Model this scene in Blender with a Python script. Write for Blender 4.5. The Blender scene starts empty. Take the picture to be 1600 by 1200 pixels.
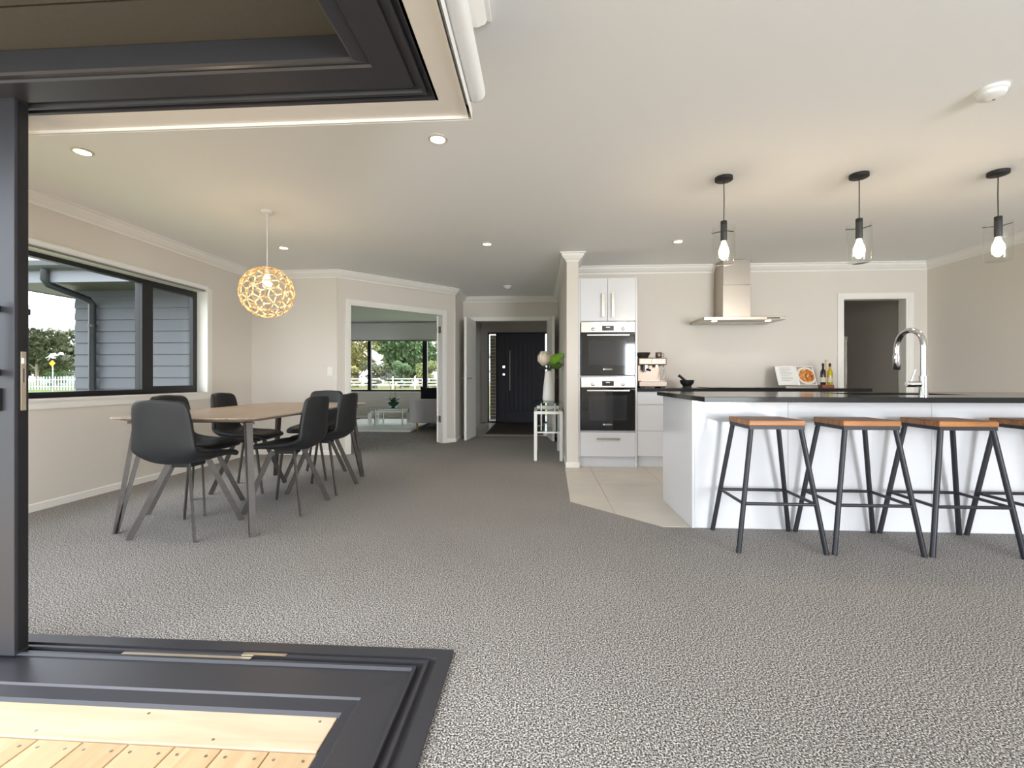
import bpy, bmesh, math, random
from mathutils import Vector, Matrix
random.seed(7)
R = math.radians
# ------------------------------------------------------------ camera, sky, exposure
scn = bpy.context.scene
C = scn.collection
F_PX = 715.0
cd = bpy.data.cameras.new('camera'); cam = bpy.data.objects.new('camera', cd); C.objects.link(cam)
cd.sensor_fit = 'HORIZONTAL'; cd.sensor_width = 36.0; cd.lens = 36.0 * F_PX / 1600.0
cd.shift_y = -9.0 / 1600.0; cd.clip_start = 0.02; cd.clip_end = 600
cam.location = (0, 0, 1.0)
cam.rotation_euler = (R(90), 0, math.atan(45 / F_PX))
scn.camera = cam
w = bpy.data.worlds.new('World'); scn.world = w; w.use_nodes = True
bg = w.node_tree.nodes['Background']
bg.inputs[0].default_value = (0.86, 0.94, 1.0, 1); bg.inputs[1].default_value = 2.5
scn.view_settings.view_transform = 'Standard'; scn.view_settings.look = 'None'
scn.view_settings.gamma = 1.0; scn.view_settings.use_curve_mapping = False
scn.view_settings.exposure = 0.8
# hazy sun in the open sky on the deck side (soft pipe shadow on the weatherboards)
sun = bpy.data.lights.new('sun_offscreen', 'SUN'); sun.energy = 0.9; sun.angle = R(28); sun.color = (1, .97, .92)
so_ = bpy.data.objects.new('sun_offscreen', sun); C.objects.link(so_); so_.rotation_euler = (R(45), 0, R(-50))
# daylight entering the glazed opening behind the camera, the one mirrored in the oven doors
def daylight(name, loc, rot, sx, sy, power, col=(0.93, 0.97, 1.0)):
    l = bpy.data.lights.new(name, 'AREA'); l.shape = 'RECTANGLE'; l.size = sx; l.size_y = sy; l.energy = power; l.color = col
    o = bpy.data.objects.new(name, l); C.objects.link(o); o.location = loc; o.rotation_euler = rot
daylight('window_back_offscreen', (3.5, -4.0, 1.05), (R(90), 0, 0), 1.75, 2.0, 190)

# ------------------------------------------------------------ helpers
def srgb(r, g, b):
    f = lambda c: (c / 255 / 12.92) if c / 255 <= 0.04045 else ((c / 255 + 0.055) / 1.055) ** 2.4
    return (f(r), f(g), f(b), 1)
MATS = {}
def mat(name, col, rough=0.5, metal=0.0, var=0.0, vscale=20, bump=0.0, bscale=200, emit=0, coat=0.0, stretch=None, spec=None):
    m = bpy.data.materials.new(name); m.use_nodes = True; nt = m.node_tree
    p = nt.nodes['Principled BSDF']; c = srgb(*col)
    p.inputs['Base Color'].default_value = c; p.inputs['Roughness'].default_value = rough; p.inputs['Metallic'].default_value = metal
    if coat: p.inputs['Coat Weight'].default_value = coat
    if spec is not None: p.inputs['Specular IOR Level'].default_value = spec
    tc = nt.nodes.new('ShaderNodeTexCoord'); mp = nt.nodes.new('ShaderNodeMapping')
    nt.links.new(tc.outputs['Object'], mp.inputs[0])
    if stretch: mp.inputs['Scale'].default_value = stretch
    if var:
        n = nt.nodes.new('ShaderNodeTexNoise'); n.inputs['Scale'].default_value = vscale; n.inputs['Detail'].default_value = 5
        nt.links.new(mp.outputs[0], n.inputs['Vector'])
        r = nt.nodes.new('ShaderNodeValToRGB')
        r.color_ramp.elements[0].position = 0.3; r.color_ramp.elements[1].position = 0.7
        r.color_ramp.elements[0].color = tuple(x * (1 - var) for x in c[:3]) + (1,)
        r.color_ramp.elements[1].color = tuple(min(1, x * (1 + var)) for x in c[:3]) + (1,)
        nt.links.new(n.outputs['Fac'], r.inputs[0]); nt.links.new(r.outputs[0], p.inputs['Base Color'])
    if bump:
        n2 = nt.nodes.new('ShaderNodeTexNoise'); n2.inputs['Scale'].default_value = bscale; n2.inputs['Detail'].default_value = 3
        nt.links.new(mp.outputs[0], n2.inputs['Vector'])
        b = nt.nodes.new('ShaderNodeBump'); b.inputs['Strength'].default_value = bump; b.inputs['Distance'].default_value = 0.004
        nt.links.new(n2.outputs['Fac'], b.inputs['Height']); nt.links.new(b.outputs[0], p.inputs['Normal'])
    if emit:
        p.inputs['Emission Color'].default_value = c; p.inputs['Emission Strength'].default_value = emit
    MATS[name] = m
    return m
def pane_mat(name, tint=(1, 1, 1, 1), gl=1.0):
    m = bpy.data.materials.new(name); m.use_nodes = True; nt = m.node_tree; nt.nodes.clear()
    o = nt.nodes.new('ShaderNodeOutputMaterial'); mx = nt.nodes.new('ShaderNodeMixShader')
    t = nt.nodes.new('ShaderNodeBsdfTransparent'); g = nt.nodes.new('ShaderNodeBsdfGlossy'); fr = nt.nodes.new('ShaderNodeFresnel')
    t.inputs[0].default_value = tint; g.inputs['Roughness'].default_value = 0.0; fr.inputs[0].default_value = 1.45
    ml = nt.nodes.new('ShaderNodeMath'); ml.operation = 'MULTIPLY'; ml.inputs[1].default_value = gl
    ge = nt.nodes.new('ShaderNodeNewGeometry'); iv = nt.nodes.new('ShaderNodeMath'); iv.operation = 'SUBTRACT'; iv.inputs[0].default_value = 1.0
    m3 = nt.nodes.new('ShaderNodeMath'); m3.operation = 'MULTIPLY'
    nt.links.new(ge.outputs['Backfacing'], iv.inputs[1]); nt.links.new(fr.outputs[0], ml.inputs[0]); nt.links.new(ml.outputs[0], m3.inputs[0]); nt.links.new(iv.outputs[0], m3.inputs[1])
    nt.links.new(m3.outputs[0], mx.inputs[0])   # a thin sheet reflects at its outer face only
    nt.links.new(t.outputs[0], mx.inputs[1]); nt.links.new(g.outputs[0], mx.inputs[2]); nt.links.new(mx.outputs[0], o.inputs[0])
    MATS[name] = m; return m

mat('wall', (223, 217, 209), 0.7, bump=0.03, bscale=300)
mat('ceiling', (243, 243, 242), 0.8)
mat('trimwhite', (240, 238, 233), 0.45)
mat('gloss_white', (229, 230, 235), 0.12, coat=0.3)
mat('black_frame', (28, 28, 31), 0.4)
mat('alu', (66, 66, 72), 0.36, metal=0.35, bump=0.02, bscale=400)
mat('alu_dark', (32, 32, 35), 0.45, metal=0.2)
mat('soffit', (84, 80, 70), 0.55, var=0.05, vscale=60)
mat('steel', (190, 186, 180), 0.28, metal=1.0)
mat('brushed', (186, 178, 168), 0.34, metal=1.0, bump=0.03, bscale=300, stretch=(1, 1, 30))
mat('chrome', (215, 215, 218), 0.08, metal=1.0)
mat('lock_steel', (196, 184, 165), 0.4, metal=0.7)
mat('black_glass', (10, 10, 13), 0.05, coat=0.5)
mat('oven_window', (38, 40, 46), 0.06, coat=0.4)
mat('granite', (40, 40, 41), 0.10, var=0.35, vscale=300, spec=0.15)
mat('leather', (32, 34, 37), 0.5, bump=0.12, bscale=240, var=0.08, vscale=9)
mat('leg_steel', (86, 82, 80), 0.45, metal=0.55, var=0.1, vscale=30)
mat('stool_steel', (48, 49, 55), 0.42, metal=0.3)
mat('black_plastic', (30, 30, 32), 0.5)
mat('white_plastic', (238, 238, 236), 0.4)
mat('grey_plastic', (120, 120, 122), 0.5)
mat('downlight_trim', (225, 218, 205), 0.3, metal=0.3)
mat('lamp_glow', (255, 226, 178), 0.5, emit=14)
mat('hood_lamp', (255, 245, 230), 0.5, emit=8)
mat('bulb_glow', (255, 214, 150), 0.5, emit=16)
mat('ply', (224, 188, 138), 0.55, var=0.12, vscale=40)
mat('globe_bulb', (255, 214, 150), 0.5, emit=6)
mat('weatherboard', (84, 86, 93), 0.55, bump=0.03, bscale=100)
mat('gutter', (70, 71, 76), 0.4)
mat('fascia', (128, 130, 138), 0.5)
mat('roof', (120, 122, 124), 0.5)
mat('downpipe', (42, 44, 50), 0.35)
mat('front_door', (74, 74, 90), 0.5, bump=0.04, bscale=60)
mat('mat_brown', (82, 74, 70), 0.95, bump=0.5, bscale=400, var=0.2, vscale=250)
mat('sofa', (196, 194, 196), 0.9, bump=0.2, bscale=500)
mat('navy', (14, 22, 34), 0.9, bump=0.2, bscale=400)
mat('sofa_leg', (196, 148, 84), 0.5)
mat('rug', (238, 236, 232), 1.0, bump=0.9, bscale=90, var=0.08, vscale=60)
mat('bowl', (38, 66, 58), 0.2)
mat('leaf', (58, 98, 52), 0.5, var=0.2, vscale=20)
mat('leaf_bright', (122, 176, 44), 0.45, var=0.1, vscale=15)
mat('leaf_dark', (84, 112, 44), 0.5)
mat('petal', (246, 244, 242), 0.6)
mat('protea', (240, 226, 204), 0.7, var=0.08, vscale=40)
mat('vase', (244, 242, 240), 0.3)
mat('stem', (80, 96, 60), 0.6)
mat('bark', (96, 84, 72), 0.9, var=0.25, vscale=6)
mat('bark_pale', (150, 138, 122), 0.9, var=0.2, vscale=6)
mat('foliage_a', (122, 130, 80), 0.8, var=0.35, vscale=0.9)
mat('foliage_b', (90, 112, 74), 0.8, var=0.35, vscale=0.9)
mat('foliage_c', (150, 144, 92), 0.8, var=0.3, vscale=0.9)
mat('foliage_d', (98, 102, 76), 0.8, var=0.35, vscale=0.9)
mat('lawn', (88, 108, 48), 0.95, var=0.2, vscale=1.5)
mat('paddock', (138, 134, 92), 0.95, var=0.12, vscale=0.3)
mat('fence_white', (196, 196, 196), 0.6)
mat('fence_grey', (140, 134, 128), 0.8)
mat('sign_yellow', (240, 180, 20), 0.5)
mat('shed_roof', (176, 186, 192), 0.4)
mat('shed_wall', (150, 164, 160), 0.6)
mat('book_dark', (34, 36, 44), 0.5)
mat('paper', (240, 240, 238), 0.7)
mat('oil', (190, 170, 20), 0.1, coat=0.3)
mat('balsamic', (22, 18, 16), 0.1, coat=0.3)
mat('label', (214, 208, 196), 0.6)
mat('caddy_wood', (150, 92, 70), 0.5)
mat('wood_pale', (220, 190, 150), 0.5)
mat('render_white', (228, 222, 212), 0.8)
mat('hopper', (52, 46, 42), 0.25)
mat('machine', (128, 114, 102), 0.35, metal=0.8)  # stainless steel; the brown of its reflections is put into the colour
mat('conc', (186, 182, 174), 0.9, var=0.1)
pane_mat('pane'); pane_mat('thin_glass', (0.97, 0.98, 0.97, 1), 1.6); pane_mat('table_glass', (0.86, 0.95, 0.93, 1), 1.2)
pane_mat('frost_glass', (0.80, 0.90, 0.88, 1), 0.8)

def wood(name, c1, c2, scale=(1, 1, 1), rough=0.5, ring=6.0, dist=4.0):
    m = bpy.data.materials.new(name); m.use_nodes = True; nt = m.node_tree; p = nt.nodes['Principled BSDF']
    tc = nt.nodes.new('ShaderNodeTexCoord'); mp = nt.nodes.new('ShaderNodeMapping'); mp.inputs['Scale'].default_value = scale
    oi = nt.nodes.new('ShaderNodeObjectInfo'); ad = nt.nodes.new('ShaderNodeVectorMath'); ad.operation = 'ADD'
    cx = nt.nodes.new('ShaderNodeCombineXYZ'); mu = nt.nodes.new('ShaderNodeMath'); mu.operation = 'MULTIPLY'; mu.inputs[1].default_value = 17
    nt.links.new(oi.outputs['Random'], mu.inputs[0]); nt.links.new(mu.outputs[0], cx.inputs[0]); nt.links.new(mu.outputs[0], cx.inputs[2])
    nt.links.new(tc.outputs['Object'], mp.inputs[0]); nt.links.new(mp.outputs[0], ad.inputs[0]); nt.links.new(cx.outputs[0], ad.inputs[1])
    wv = nt.nodes.new('ShaderNodeTexNoise'); wv.inputs['Scale'].default_value = ring; wv.inputs['Detail'].default_value = 6; wv.inputs['Distortion'].default_value = dist
    nt.links.new(ad.outputs[0], wv.inputs['Vector'])
    r = nt.nodes.new('ShaderNodeValToRGB'); r.color_ramp.elements[0].position = 0.3; r.color_ramp.elements[1].position = 0.7
    r.color_ramp.elements[0].color = srgb(*c1); r.color_ramp.elements[1].color = srgb(*c2)
    nt.links.new(wv.outputs['Fac'], r.inputs[0]); nt.links.new(r.outputs[0], p.inputs['Base Color']); p.inputs['Roughness'].default_value = rough
    MATS[name] = m
wood('table_wood', (146, 126, 108), (186, 168, 150), (14, 0.7, 8), 0.42, 2.0, 1.0)
wood('seat_wood', (132, 82, 42), (190, 130, 76), (1.2, 16, 8), 0.4, 2.2, 1.0)
wood('deck_wood', (200, 168, 128), (224, 196, 158), (9, 0.8, 4), 0.6, 1.6, 1.2)
wood('border_wood', (214, 186, 154), (230, 208, 182), (0.8, 9, 4), 0.6, 1.6, 1.5)
def carpet_mat():
    m = bpy.data.materials.new('carpet'); m.use_nodes = True; nt = m.node_tree; p = nt.nodes['Principled BSDF']
    tc = nt.nodes.new('ShaderNodeTexCoord')
    n = nt.nodes.new('ShaderNodeTexNoise'); n.inputs['Scale'].default_value = 185; n.inputs['Detail'].default_value = 2; n.inputs['Roughness'].default_value = 0.6
    n3 = nt.nodes.new('ShaderNodeTexNoise'); n3.inputs['Scale'].default_value = 1.3; n3.inputs['Detail'].default_value = 3
    v = nt.nodes.new('ShaderNodeTexVoronoi'); v.inputs['Scale'].default_value = 240
    for q in (n, n3, v): nt.links.new(tc.outputs['Object'], q.inputs['Vector'])
    r = nt.nodes.new('ShaderNodeValToRGB'); r.color_ramp.elements[0].position = 0.38; r.color_ramp.elements[1].position = 0.64
    r.color_ramp.elements[0].color = srgb(66, 64, 62); r.color_ramp.elements[1].color = srgb(240, 236, 233)
    e = r.color_ramp.elements.new(0.5); e.color = srgb(144, 140, 138)
    nt.links.new(n.outputs['Fac'], r.inputs[0])
    mx = nt.nodes.new('ShaderNodeMix'); mx.data_type = 'RGBA'; mx.blend_type = 'MULTIPLY'; mx.inputs[0].default_value = 0.22
    nt.links.new(r.outputs[0], mx.inputs[6]); nt.links.new(n3.outputs['Fac'], mx.inputs[7]); nt.links.new(mx.outputs[2], p.inputs['Base Color'])
    b = nt.nodes.new('ShaderNodeBump'); b.inputs['Strength'].default_value = 0.45; b.inputs['Distance'].default_value = 0.006
    nt.links.new(v.outputs['Distance'], b.inputs['Height']); nt.links.new(b.outputs[0], p.inputs['Normal'])
    p.inputs['Roughness'].default_value = 1.0; p.inputs['Specular IOR Level'].default_value = 0.1
    MATS['carpet'] = m
carpet_mat()
mat('tile', (214, 208, 198), 0.35, var=0.05, vscale=3, bump=0.02, bscale=30)
mat('grout', (190, 184, 174), 0.9)

class MB:
    def __init__(s): s.v = []; s.f = []
    def add(s, vs, fs):
        o = len(s.v); s.v += [tuple(q) for q in vs]; s.f += [tuple(i + o for i in q) for q in fs]; return s
    def box(s, x0, x1, y0, y1, z0, z1):
        return s.add([(x0, y0, z0), (x1, y0, z0), (x1, y1, z0), (x0, y1, z0), (x0, y0, z1), (x1, y0, z1), (x1, y1, z1), (x0, y1, z1)],
                     [(0, 3, 2, 1), (4, 5, 6, 7), (0, 1, 5, 4), (1, 2, 6, 5), (2, 3, 7, 6), (3, 0, 4, 7)])
    def bar(s, a, b, wdir, w, t):
        a = Vector(a); b = Vector(b); d = (b - a).normalized(); u = Vector(wdir); u = (u - d * u.dot(d)).normalized(); n = d.cross(u)
        vs = []
        for p in (a, b):
            for su, sn in ((-1, -1), (1, -1), (1, 1), (-1, 1)): vs.append(p + u * su * w / 2 + n * sn * t / 2)
        return s.add(vs, [(3, 2, 1, 0), (4, 5, 6, 7), (0, 1, 5, 4), (1, 2, 6, 5), (2, 3, 7, 6), (3, 0, 4, 7)])
    def tube(s, pts, r, n=10, cap=True):
        pts = [Vector(p) for p in pts]; rs = r if isinstance(r, (list, tuple)) else [r] * len(pts)
        vs = []; N = None
        for i, p in enumerate(pts):
            d = (pts[min(i + 1, len(pts) - 1)] - pts[max(i - 1, 0)]).normalized()
            if N is None:
                N = d.orthogonal().normalized()
            N = (N - d * N.dot(d)).normalized(); B = d.cross(N)
            for k in range(n):
                a = 2 * math.pi * k / n; vs.append(p + (N * math.cos(a) + B * math.sin(a)) * rs[i])
        fs = []
        for i in range(len(pts) - 1):
            for k in range(n):
                k2 = (k + 1) % n; fs.append((i * n + k, i * n + k2, (i + 1) * n + k2, (i + 1) * n + k))
        if cap: fs.append(tuple(range(n - 1, -1, -1))); fs.append(tuple((len(pts) - 1) * n + k for k in range(n)))
        return s.add(vs, fs)
    def lathe(s, prof, c=(0, 0, 0), n=24, cap=True):
        vs = []; fs = []; m = len(prof)
        for r, z in prof:
            for k in range(n):
                a = 2 * math.pi * k / n; vs.append((c[0] + r * math.cos(a), c[1] + r * math.sin(a), c[2] + z))
        for i in range(m - 1):
            for k in range(n):
                k2 = (k + 1) % n; fs.append((i * n + k, i * n + k2, (i + 1) * n + k2, (i + 1) * n + k))
        if cap: fs.append(tuple(range(n - 1, -1, -1))); fs.append(tuple((m - 1) * n + k for k in range(n)))
        return s.add(vs, fs)
    def sweep(s, prof, path, side=1, closed=False):
        """prof: (offset to the side, z); path: plan points; mitred"""
        P = [Vector((p[0], p[1])) for p in path]; n = len(P); m = len(prof); vs = []
        for i in range(n):
            def nrm(a, b):
                d = (b - a).normalized(); return Vector((-d.y, d.x)) * side
            if closed: n1 = nrm(P[i - 1], P[i]); n2 = nrm(P[i], P[(i + 1) % n])
            else:
                n1 = nrm(P[i - 1], P[i]) if i > 0 else None; n2 = nrm(P[i], P[i + 1]) if i < n - 1 else None
                n1 = n1 or n2; n2 = n2 or n1
            mt = n1 + n2; mt = mt / (mt.dot(n1)) if mt.length > 1e-6 else n1
            for d, z in prof: q = P[i] + mt * d; vs.append((q.x, q.y, z))
        fs = []
        rng = n if closed else n - 1
        for i in range(rng):
            j = (i + 1) % n
            for k in range(m - 1): fs.append((i * m + k, j * m + k, j * m + k + 1, i * m + k + 1))
        if not closed: fs.append(tuple(range(m))); fs.append(tuple((n - 1) * m + k for k in range(m - 1, -1, -1)))
        return s.add(vs, fs)
    def build(s, name, m, parent=None, smooth=False, bevel=0, seg=2, kind=None, xf=None):
        me = bpy.data.meshes.new(name)
        vs = [xf @ Vector(q) for q in s.v] if xf else s.v
        me.from_pydata(vs, [], s.f); me.update()
        bm = bmesh.new(); bm.from_mesh(me); bmesh.ops.recalc_face_normals(bm, faces=bm.faces); bm.to_mesh(me); bm.free()
        me.materials.append(MATS[m])
        if smooth:
            for p in me.polygons: p.use_smooth = True
        o = bpy.data.objects.new(name, me); C.objects.link(o)
        if parent: o.parent = parent
        if bevel:
            b = o.modifiers.new('bevel', 'BEVEL'); b.width = bevel; b.segments = seg; b.limit_method = 'ANGLE'; b.angle_limit = R(40)
        if smooth:
            try: me.set_sharp_from_angle(angle=R(45))
            except Exception: pass
        if kind: o['kind'] = kind
        return o
def bx(name, m, x0, x1, y0, y1, z0, z1, parent=None, bevel=0, kind=None, xf=None):
    return MB().box(x0, x1, y0, y1, z0, z1).build(name, m, parent, bevel=bevel, kind=kind, xf=xf)
def tag(o, label, cat, group=None):
    o['label'] = label; o['category'] = cat
    if group: o['group'] = group
    return o
def thing(name, label, cat, loc=(0, 0, 0), rz=0, group=None):
    o = bpy.data.objects.new(name, None); C.objects.link(o); o.location = loc; o.rotation_euler = (0, 0, rz); o.empty_display_size = 0.1
    return tag(o, label, cat, group)
def struct(name, loc=(0, 0, 0), rz=0):
    o = bpy.data.objects.new(name, None); C.objects.link(o); o.location = loc; o.rotation_euler = (0, 0, rz); o['kind'] = 'structure'; return o
def copy_tree(o, parent=None):
    c = o.copy(); C.objects.link(c); c.parent = parent
    for ch in o.children: copy_tree(ch, c)
    return c
def poly(name, m, pts, z, t=0.05, parent=None, kind=None):
    n = len(pts)
    mb = MB().add([(p[0], p[1], z) for p in pts] + [(p[0], p[1], z - t) for p in pts],
                  [tuple(range(n)), tuple(range(2 * n - 1, n - 1, -1))] + [(i, i + n, (i + 1) % n + n, (i + 1) % n) for i in range(n)])
    return mb.build(name, m, parent, kind=kind)
def text_mesh(txt, size, name, m, parent, loc, rot=(R(90), 0, 0)):
    cu = bpy.data.curves.new(name, 'FONT'); cu.body = txt; cu.size = size; cu.extrude = 0.0004; cu.align_x = 'CENTER'
    t = bpy.data.objects.new(name, cu); C.objects.link(t)
    me = bpy.data.meshes.new_from_object(t); bpy.data.objects.remove(t)
    me.materials.clear(); me.materials.append(MATS[m])
    o = bpy.data.objects.new(name, me); C.objects.link(o); o.parent = parent; o.location = loc; o.rotation_euler = rot
    return o

# ------------------------------------------------------------ room shell
CEIL = 2.4; HEAD = 1.985
LX = -3.80          # window wall (inner face)
AX, AY, BX, BY = -2.62, 5.80, -1.36, 7.12
KX0, KX1, KY = 0.42, 4.65, 5.82
main = [(-0.316, -4), (4.65, -4), (4.65, 3.127), (0.827, 3.127), (0.238, 3.727), (0.27, 5.16), (0.30, 5.16), (0.30, 7.92), (-1.34, 7.92),
        (-1.34, 7.10), (-2.60, 5.80), (-3.80, 5.80), (-3.80, 1.64), (-0.316, 1.64)]
poly('floor', 'carpet', main, 0.0, 0.05, kind='structure')
poly('floor_lounge', 'carpet', [(-6.25, 5.82), (-1.40, 5.82), (-1.40, 11.3), (-6.25, 11.3)], -0.003, 0.05, kind='structure')
# kitchen tiles
kf = struct('floor_kitchen')
poly('grout_bed', 'grout', [(0.238, 3.727), (0.827, 3.127), (4.65, 3.127), (4.65, 8.0), (0.27, 8.0), (0.27, 5.16)], -0.008, 0.05, kf)
def clip_poly(pts, a, b):
    out = []
    nx, ny = -(b[1] - a[1]), (b[0] - a[0])
    sd = lambda p: (p[0] - a[0]) * nx + (p[1] - a[1]) * ny
    for i in range(len(pts)):
        p, q = pts[i], pts[(i + 1) % len(pts)]; sp, sq = sd(p), sd(q)
        if sp >= 0: out.append(p)
        if (sp > 0 and sq < 0) or (sp < 0 and sq > 0):
            t = sp / (sp - sq); out.append((p[0] + t * (q[0] - p[0]), p[1] + t * (q[1] - p[1])))
    return out
clips = [((0.238, 3.727), (0.827, 3.127)), ((0.827, 3.127), (4.65, 3.127)), ((4.65, 3.127), (4.65, 8.0)), ((4.65, 8.0), (0.27, 8.0)), ((0.255, 8.0), (0.238, 3.727))]
ty = 3.16
while ty < 5.8:
    tx = -0.05 
    while tx < 4.65:
        P = [(tx + .002, ty + .002), (tx + .598, ty + .002), (tx + .598, ty + .598), (tx + .002, ty + .598)]
        for a, b in clips: P = clip_poly(P, a, b) if len(P) > 2 else P
        if len(P) > 2 and max(p[0] for p in P) - min(p[0] for p in P) > .02:
            poly('tile', 'tile', P, -0.003, 0.006, kf)
        tx += 0.6
    ty += 0.6
# entry tiles
ef = struct('floor_entry')
poly('grout_bed', 'grout', [(-1.36, 7.92), (0.6, 7.92), (0.6, 10.4), (-1.36, 10.4)], -0.008, 0.05, ef)
for i in range(4):
    for j in range(5):
        x0 = -1.36 + i * .6; y0 = 7.92 + j * .6
        bx('tile', 'tile', x0 + .002, min(x0 + .598, .6), y0 + .002, min(y0 + .598, 10.4), -0.009, -0.003, ef)
bx('trim_1', 'brushed', -1.14, 0.12, 7.90, 7.93, -0.004, 0.004, kind='structure')   # metal carpet bar at the hall doorway

cb = MB(); cb.box(-0.37, 4.75, -4.1, 1.60, CEIL, 2.5); cb.box(-3.9, 4.75, 1.60, 11.4, CEIL, 2.5); cb.box(-6.4, -3.9, 5.9, 11.4, CEIL, 2.5)
cb.build('ceiling', 'ceiling', kind='structure')
# outer walls
def wall(name, boxes, m='wall'):
    b = MB()
    for q in boxes: b.box(*q)
    return b.build(name, m, kind='structure')
WY0, WY1, WZ0, WZ1 = 2.25, 4.985, 0.845, 1.985
wall('wall_left', [(-3.98, LX, 1.60, WY0, 0, CEIL), (-3.98, LX, WY1, 5.9, 0, CEIL), (-3.98, LX, WY0, WY1, 0, WZ0), (-3.98, LX, WY0, WY1, WZ1, CEIL)])
wall('wall_far', [(-3.8, AX, 5.80, 5.90, 0, CEIL)])
wall('wall_kitchen', [(KX0, 3.667, KY, KY + .1, 0, CEIL), (4.43, 4.65, KY, KY + .1, 0, CEIL), (3.667, 4.43, KY, KY + .1, 1.975, CEIL)])
wall('wall_right', [(4.65, 4.75, -4.1, 8.1, 0, CEIL)])
wall('wall_back', [(-0.37, 2.6, -4.1, -4.0, 0, CEIL), (4.4, 4.65, -4.1, -4.0, 0, CEIL), (2.6, 4.4, -4.1, -4.0, 2.1, CEIL)])
wall('wall_deck', [(-0.37, -0.27, -4.0, -2.3, 0, CEIL)])
wall('wall_hall_right', [(0.29, 0.42, 5.16, 7.85, 0, CEIL)])
wall('wall_hall_end', [(-1.46, -1.137, 7.85, 7.95, 0, CEIL), (0.122, 0.6, 7.85, 7.95, 0, CEIL), (-1.137, 0.122, 7.85, 7.95, 1.99, CEIL)])
wall('wall_hall_left', [(-1.46, -1.34, 7.12, 10.4, 0, CEIL)])
wall('wall_entry_right', [(0.5, 0.6, 7.95, 10.4, 0, CEIL)])
wall('wall_entry_far', [(-1.46, -1.19, 10.28, 10.4, 0, CEIL), (0.17, 0.6, 10.28, 10.4, 0, CEIL), (-1.19, 0.17, 10.28, 10.4, 2.03, CEIL)])
wall('wall_pantry', [(3.0, 3.1, 5.92, 8.0, 0, CEIL), (3.0, 4.65, 8.0, 8.1, 0, CEIL)])
# lintel over the corner opening
wall('wall_lintel', [(-3.8, -0.27, 1.60, 1.70, HEAD, CEIL), (-0.37, -0.27, -2.3, 1.60, HEAD, CEIL)])
MB().sweep([(0, HEAD - .012), (0, HEAD + .03), (.012, HEAD + .03), (.012, HEAD - .012)], [(-0.27, -2.3), (-0.27, 1.70), (-3.8, 1.70)], -1).build('trim_2', 'trimwhite', kind='structure')
# lounge walls
wall('wall_lounge', [(-6.35, -6.25, 6.05, 11.3, 0, CEIL), (-6.35, -4.95, 11.2, 11.3, 0, CEIL), (-1.7, -1.36, 11.2, 11.3, 0, CEIL), (-4.95, -1.7, 11.2, 11.3, 0, .67), (-4.95, -1.7, 11.2, 11.3, 2.12, CEIL),
                      (-6.35, -3.9, 5.95, 6.05, 0, CEIL)])
# angled wall
aw = struct('wall_angled', (AX, AY, 0), math.atan2(BY - AY, BX - AX)); AL = math.hypot(BX - AX, BY - AY)
S0, S1 = 0.139, 1.62
b = MB(); b.box(-.02, S0, 0, .1, 0, CEIL); b.box(S1, AL + .02, 0, .1, 0, CEIL); b.box(S0, S1, 0, .1, HEAD, CEIL); b.build('wall_panel', 'wall', aw)
b = MB()
for x0, x1, z0, z1 in ((S0 - .06, S0, 0, HEAD + .06), (S1, S1 + .06, 0, HEAD + .06), (S0, S1, HEAD, HEAD + .06)): b.box(x0, x1, -.014, 0, z0, z1)
b.box(S0, S0 + .018, -.012, .11, 0, HEAD); b.box(S1 - .018, S1, -.012, .11, 0, HEAD); b.box(S0 + .018, S1 - .018, -.012, .11, HEAD - .018, HEAD)
b.build('architrave', 'trimwhite', aw, bevel=.003)
for zz in (0.32, 1.70):
    MB().box(S1 - .024, S1 - .016, .03, .09, zz, zz + .1).tube([(S1 - .03, .11, zz), (S1 - .03, .11, zz + .1)], .007, 8).build('hinge', 'steel', aw)
# cornice, baseboards
per = [(4.65, -4), (4.65, KY), (0.42, KY), (0.42, 5.16), (0.29, 5.16), (0.29, 7.85), (-1.34, 7.85), (-1.34, 7.12), (AX, AY), (LX, AY), (LX, 1.70), (-0.27, 1.70), (-0.27, -4)]
MB().sweep([(0, 2.40), (0, 2.305), (.008, 2.305), (.012, 2.322), (.03, 2.335), (.055, 2.365), (.062, 2.385), (.078, 2.388), (.078, 2.40)], per, 1).build('trim_3', 'trimwhite', kind='structure')
BBP = [(0, 0), (.012, 0), (.012, .052), (.006, .06), (0, .06)]
ux, uy = (BX - AX) / AL, (BY - AY) / AL
def apt(s): return (AX + ux * s, AY + uy * s)
for nm, path in (('left', [apt(S0 - .06), (AX, AY), (LX, AY), (LX, 1.70)]), ('hall', [(0.42, 5.2), (0.42, 5.16), (0.29, 5.16), (0.29, 7.85), (0.18, 7.85)]),
                 ('angled', [(-1.2, 7.85), (-1.34, 7.85), (-1.34, 7.12), apt(S1 + .06)]), ('right', [(4.65, -4), (4.65, KY), (4.5, KY)])):
    MB().sweep(BBP, path, 1).build('baseboard_' + nm, 'trimwhite', kind='structure')
MB().sweep(BBP, [(-1.38, 11.2), (-6.25, 11.2), (-6.25, 6.05), (-3.9, 6.05)], 1).build('baseboard_lounge', 'trimwhite', kind='structure')
# hall doorway liner
b = MB()
for x0, x1 in ((-1.157, -1.137), (0.122, 0.142)): b.box(x0, x1, 7.83, 7.96, 0, 1.99)
b.box(-1.157, 0.142, 7.83, 7.96, 1.985, 2.005)
for x0, x1, z0, z1 in ((-1.207, -1.147, 0, 2.055), (0.132, 0.192, 0, 2.055), (-1.147, 0.132, 1.995, 2.055)): b.box(x0, x1, 7.836, 7.851, z0, z1)
b.build('trim_4', 'trimwhite', kind='structure')
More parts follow.
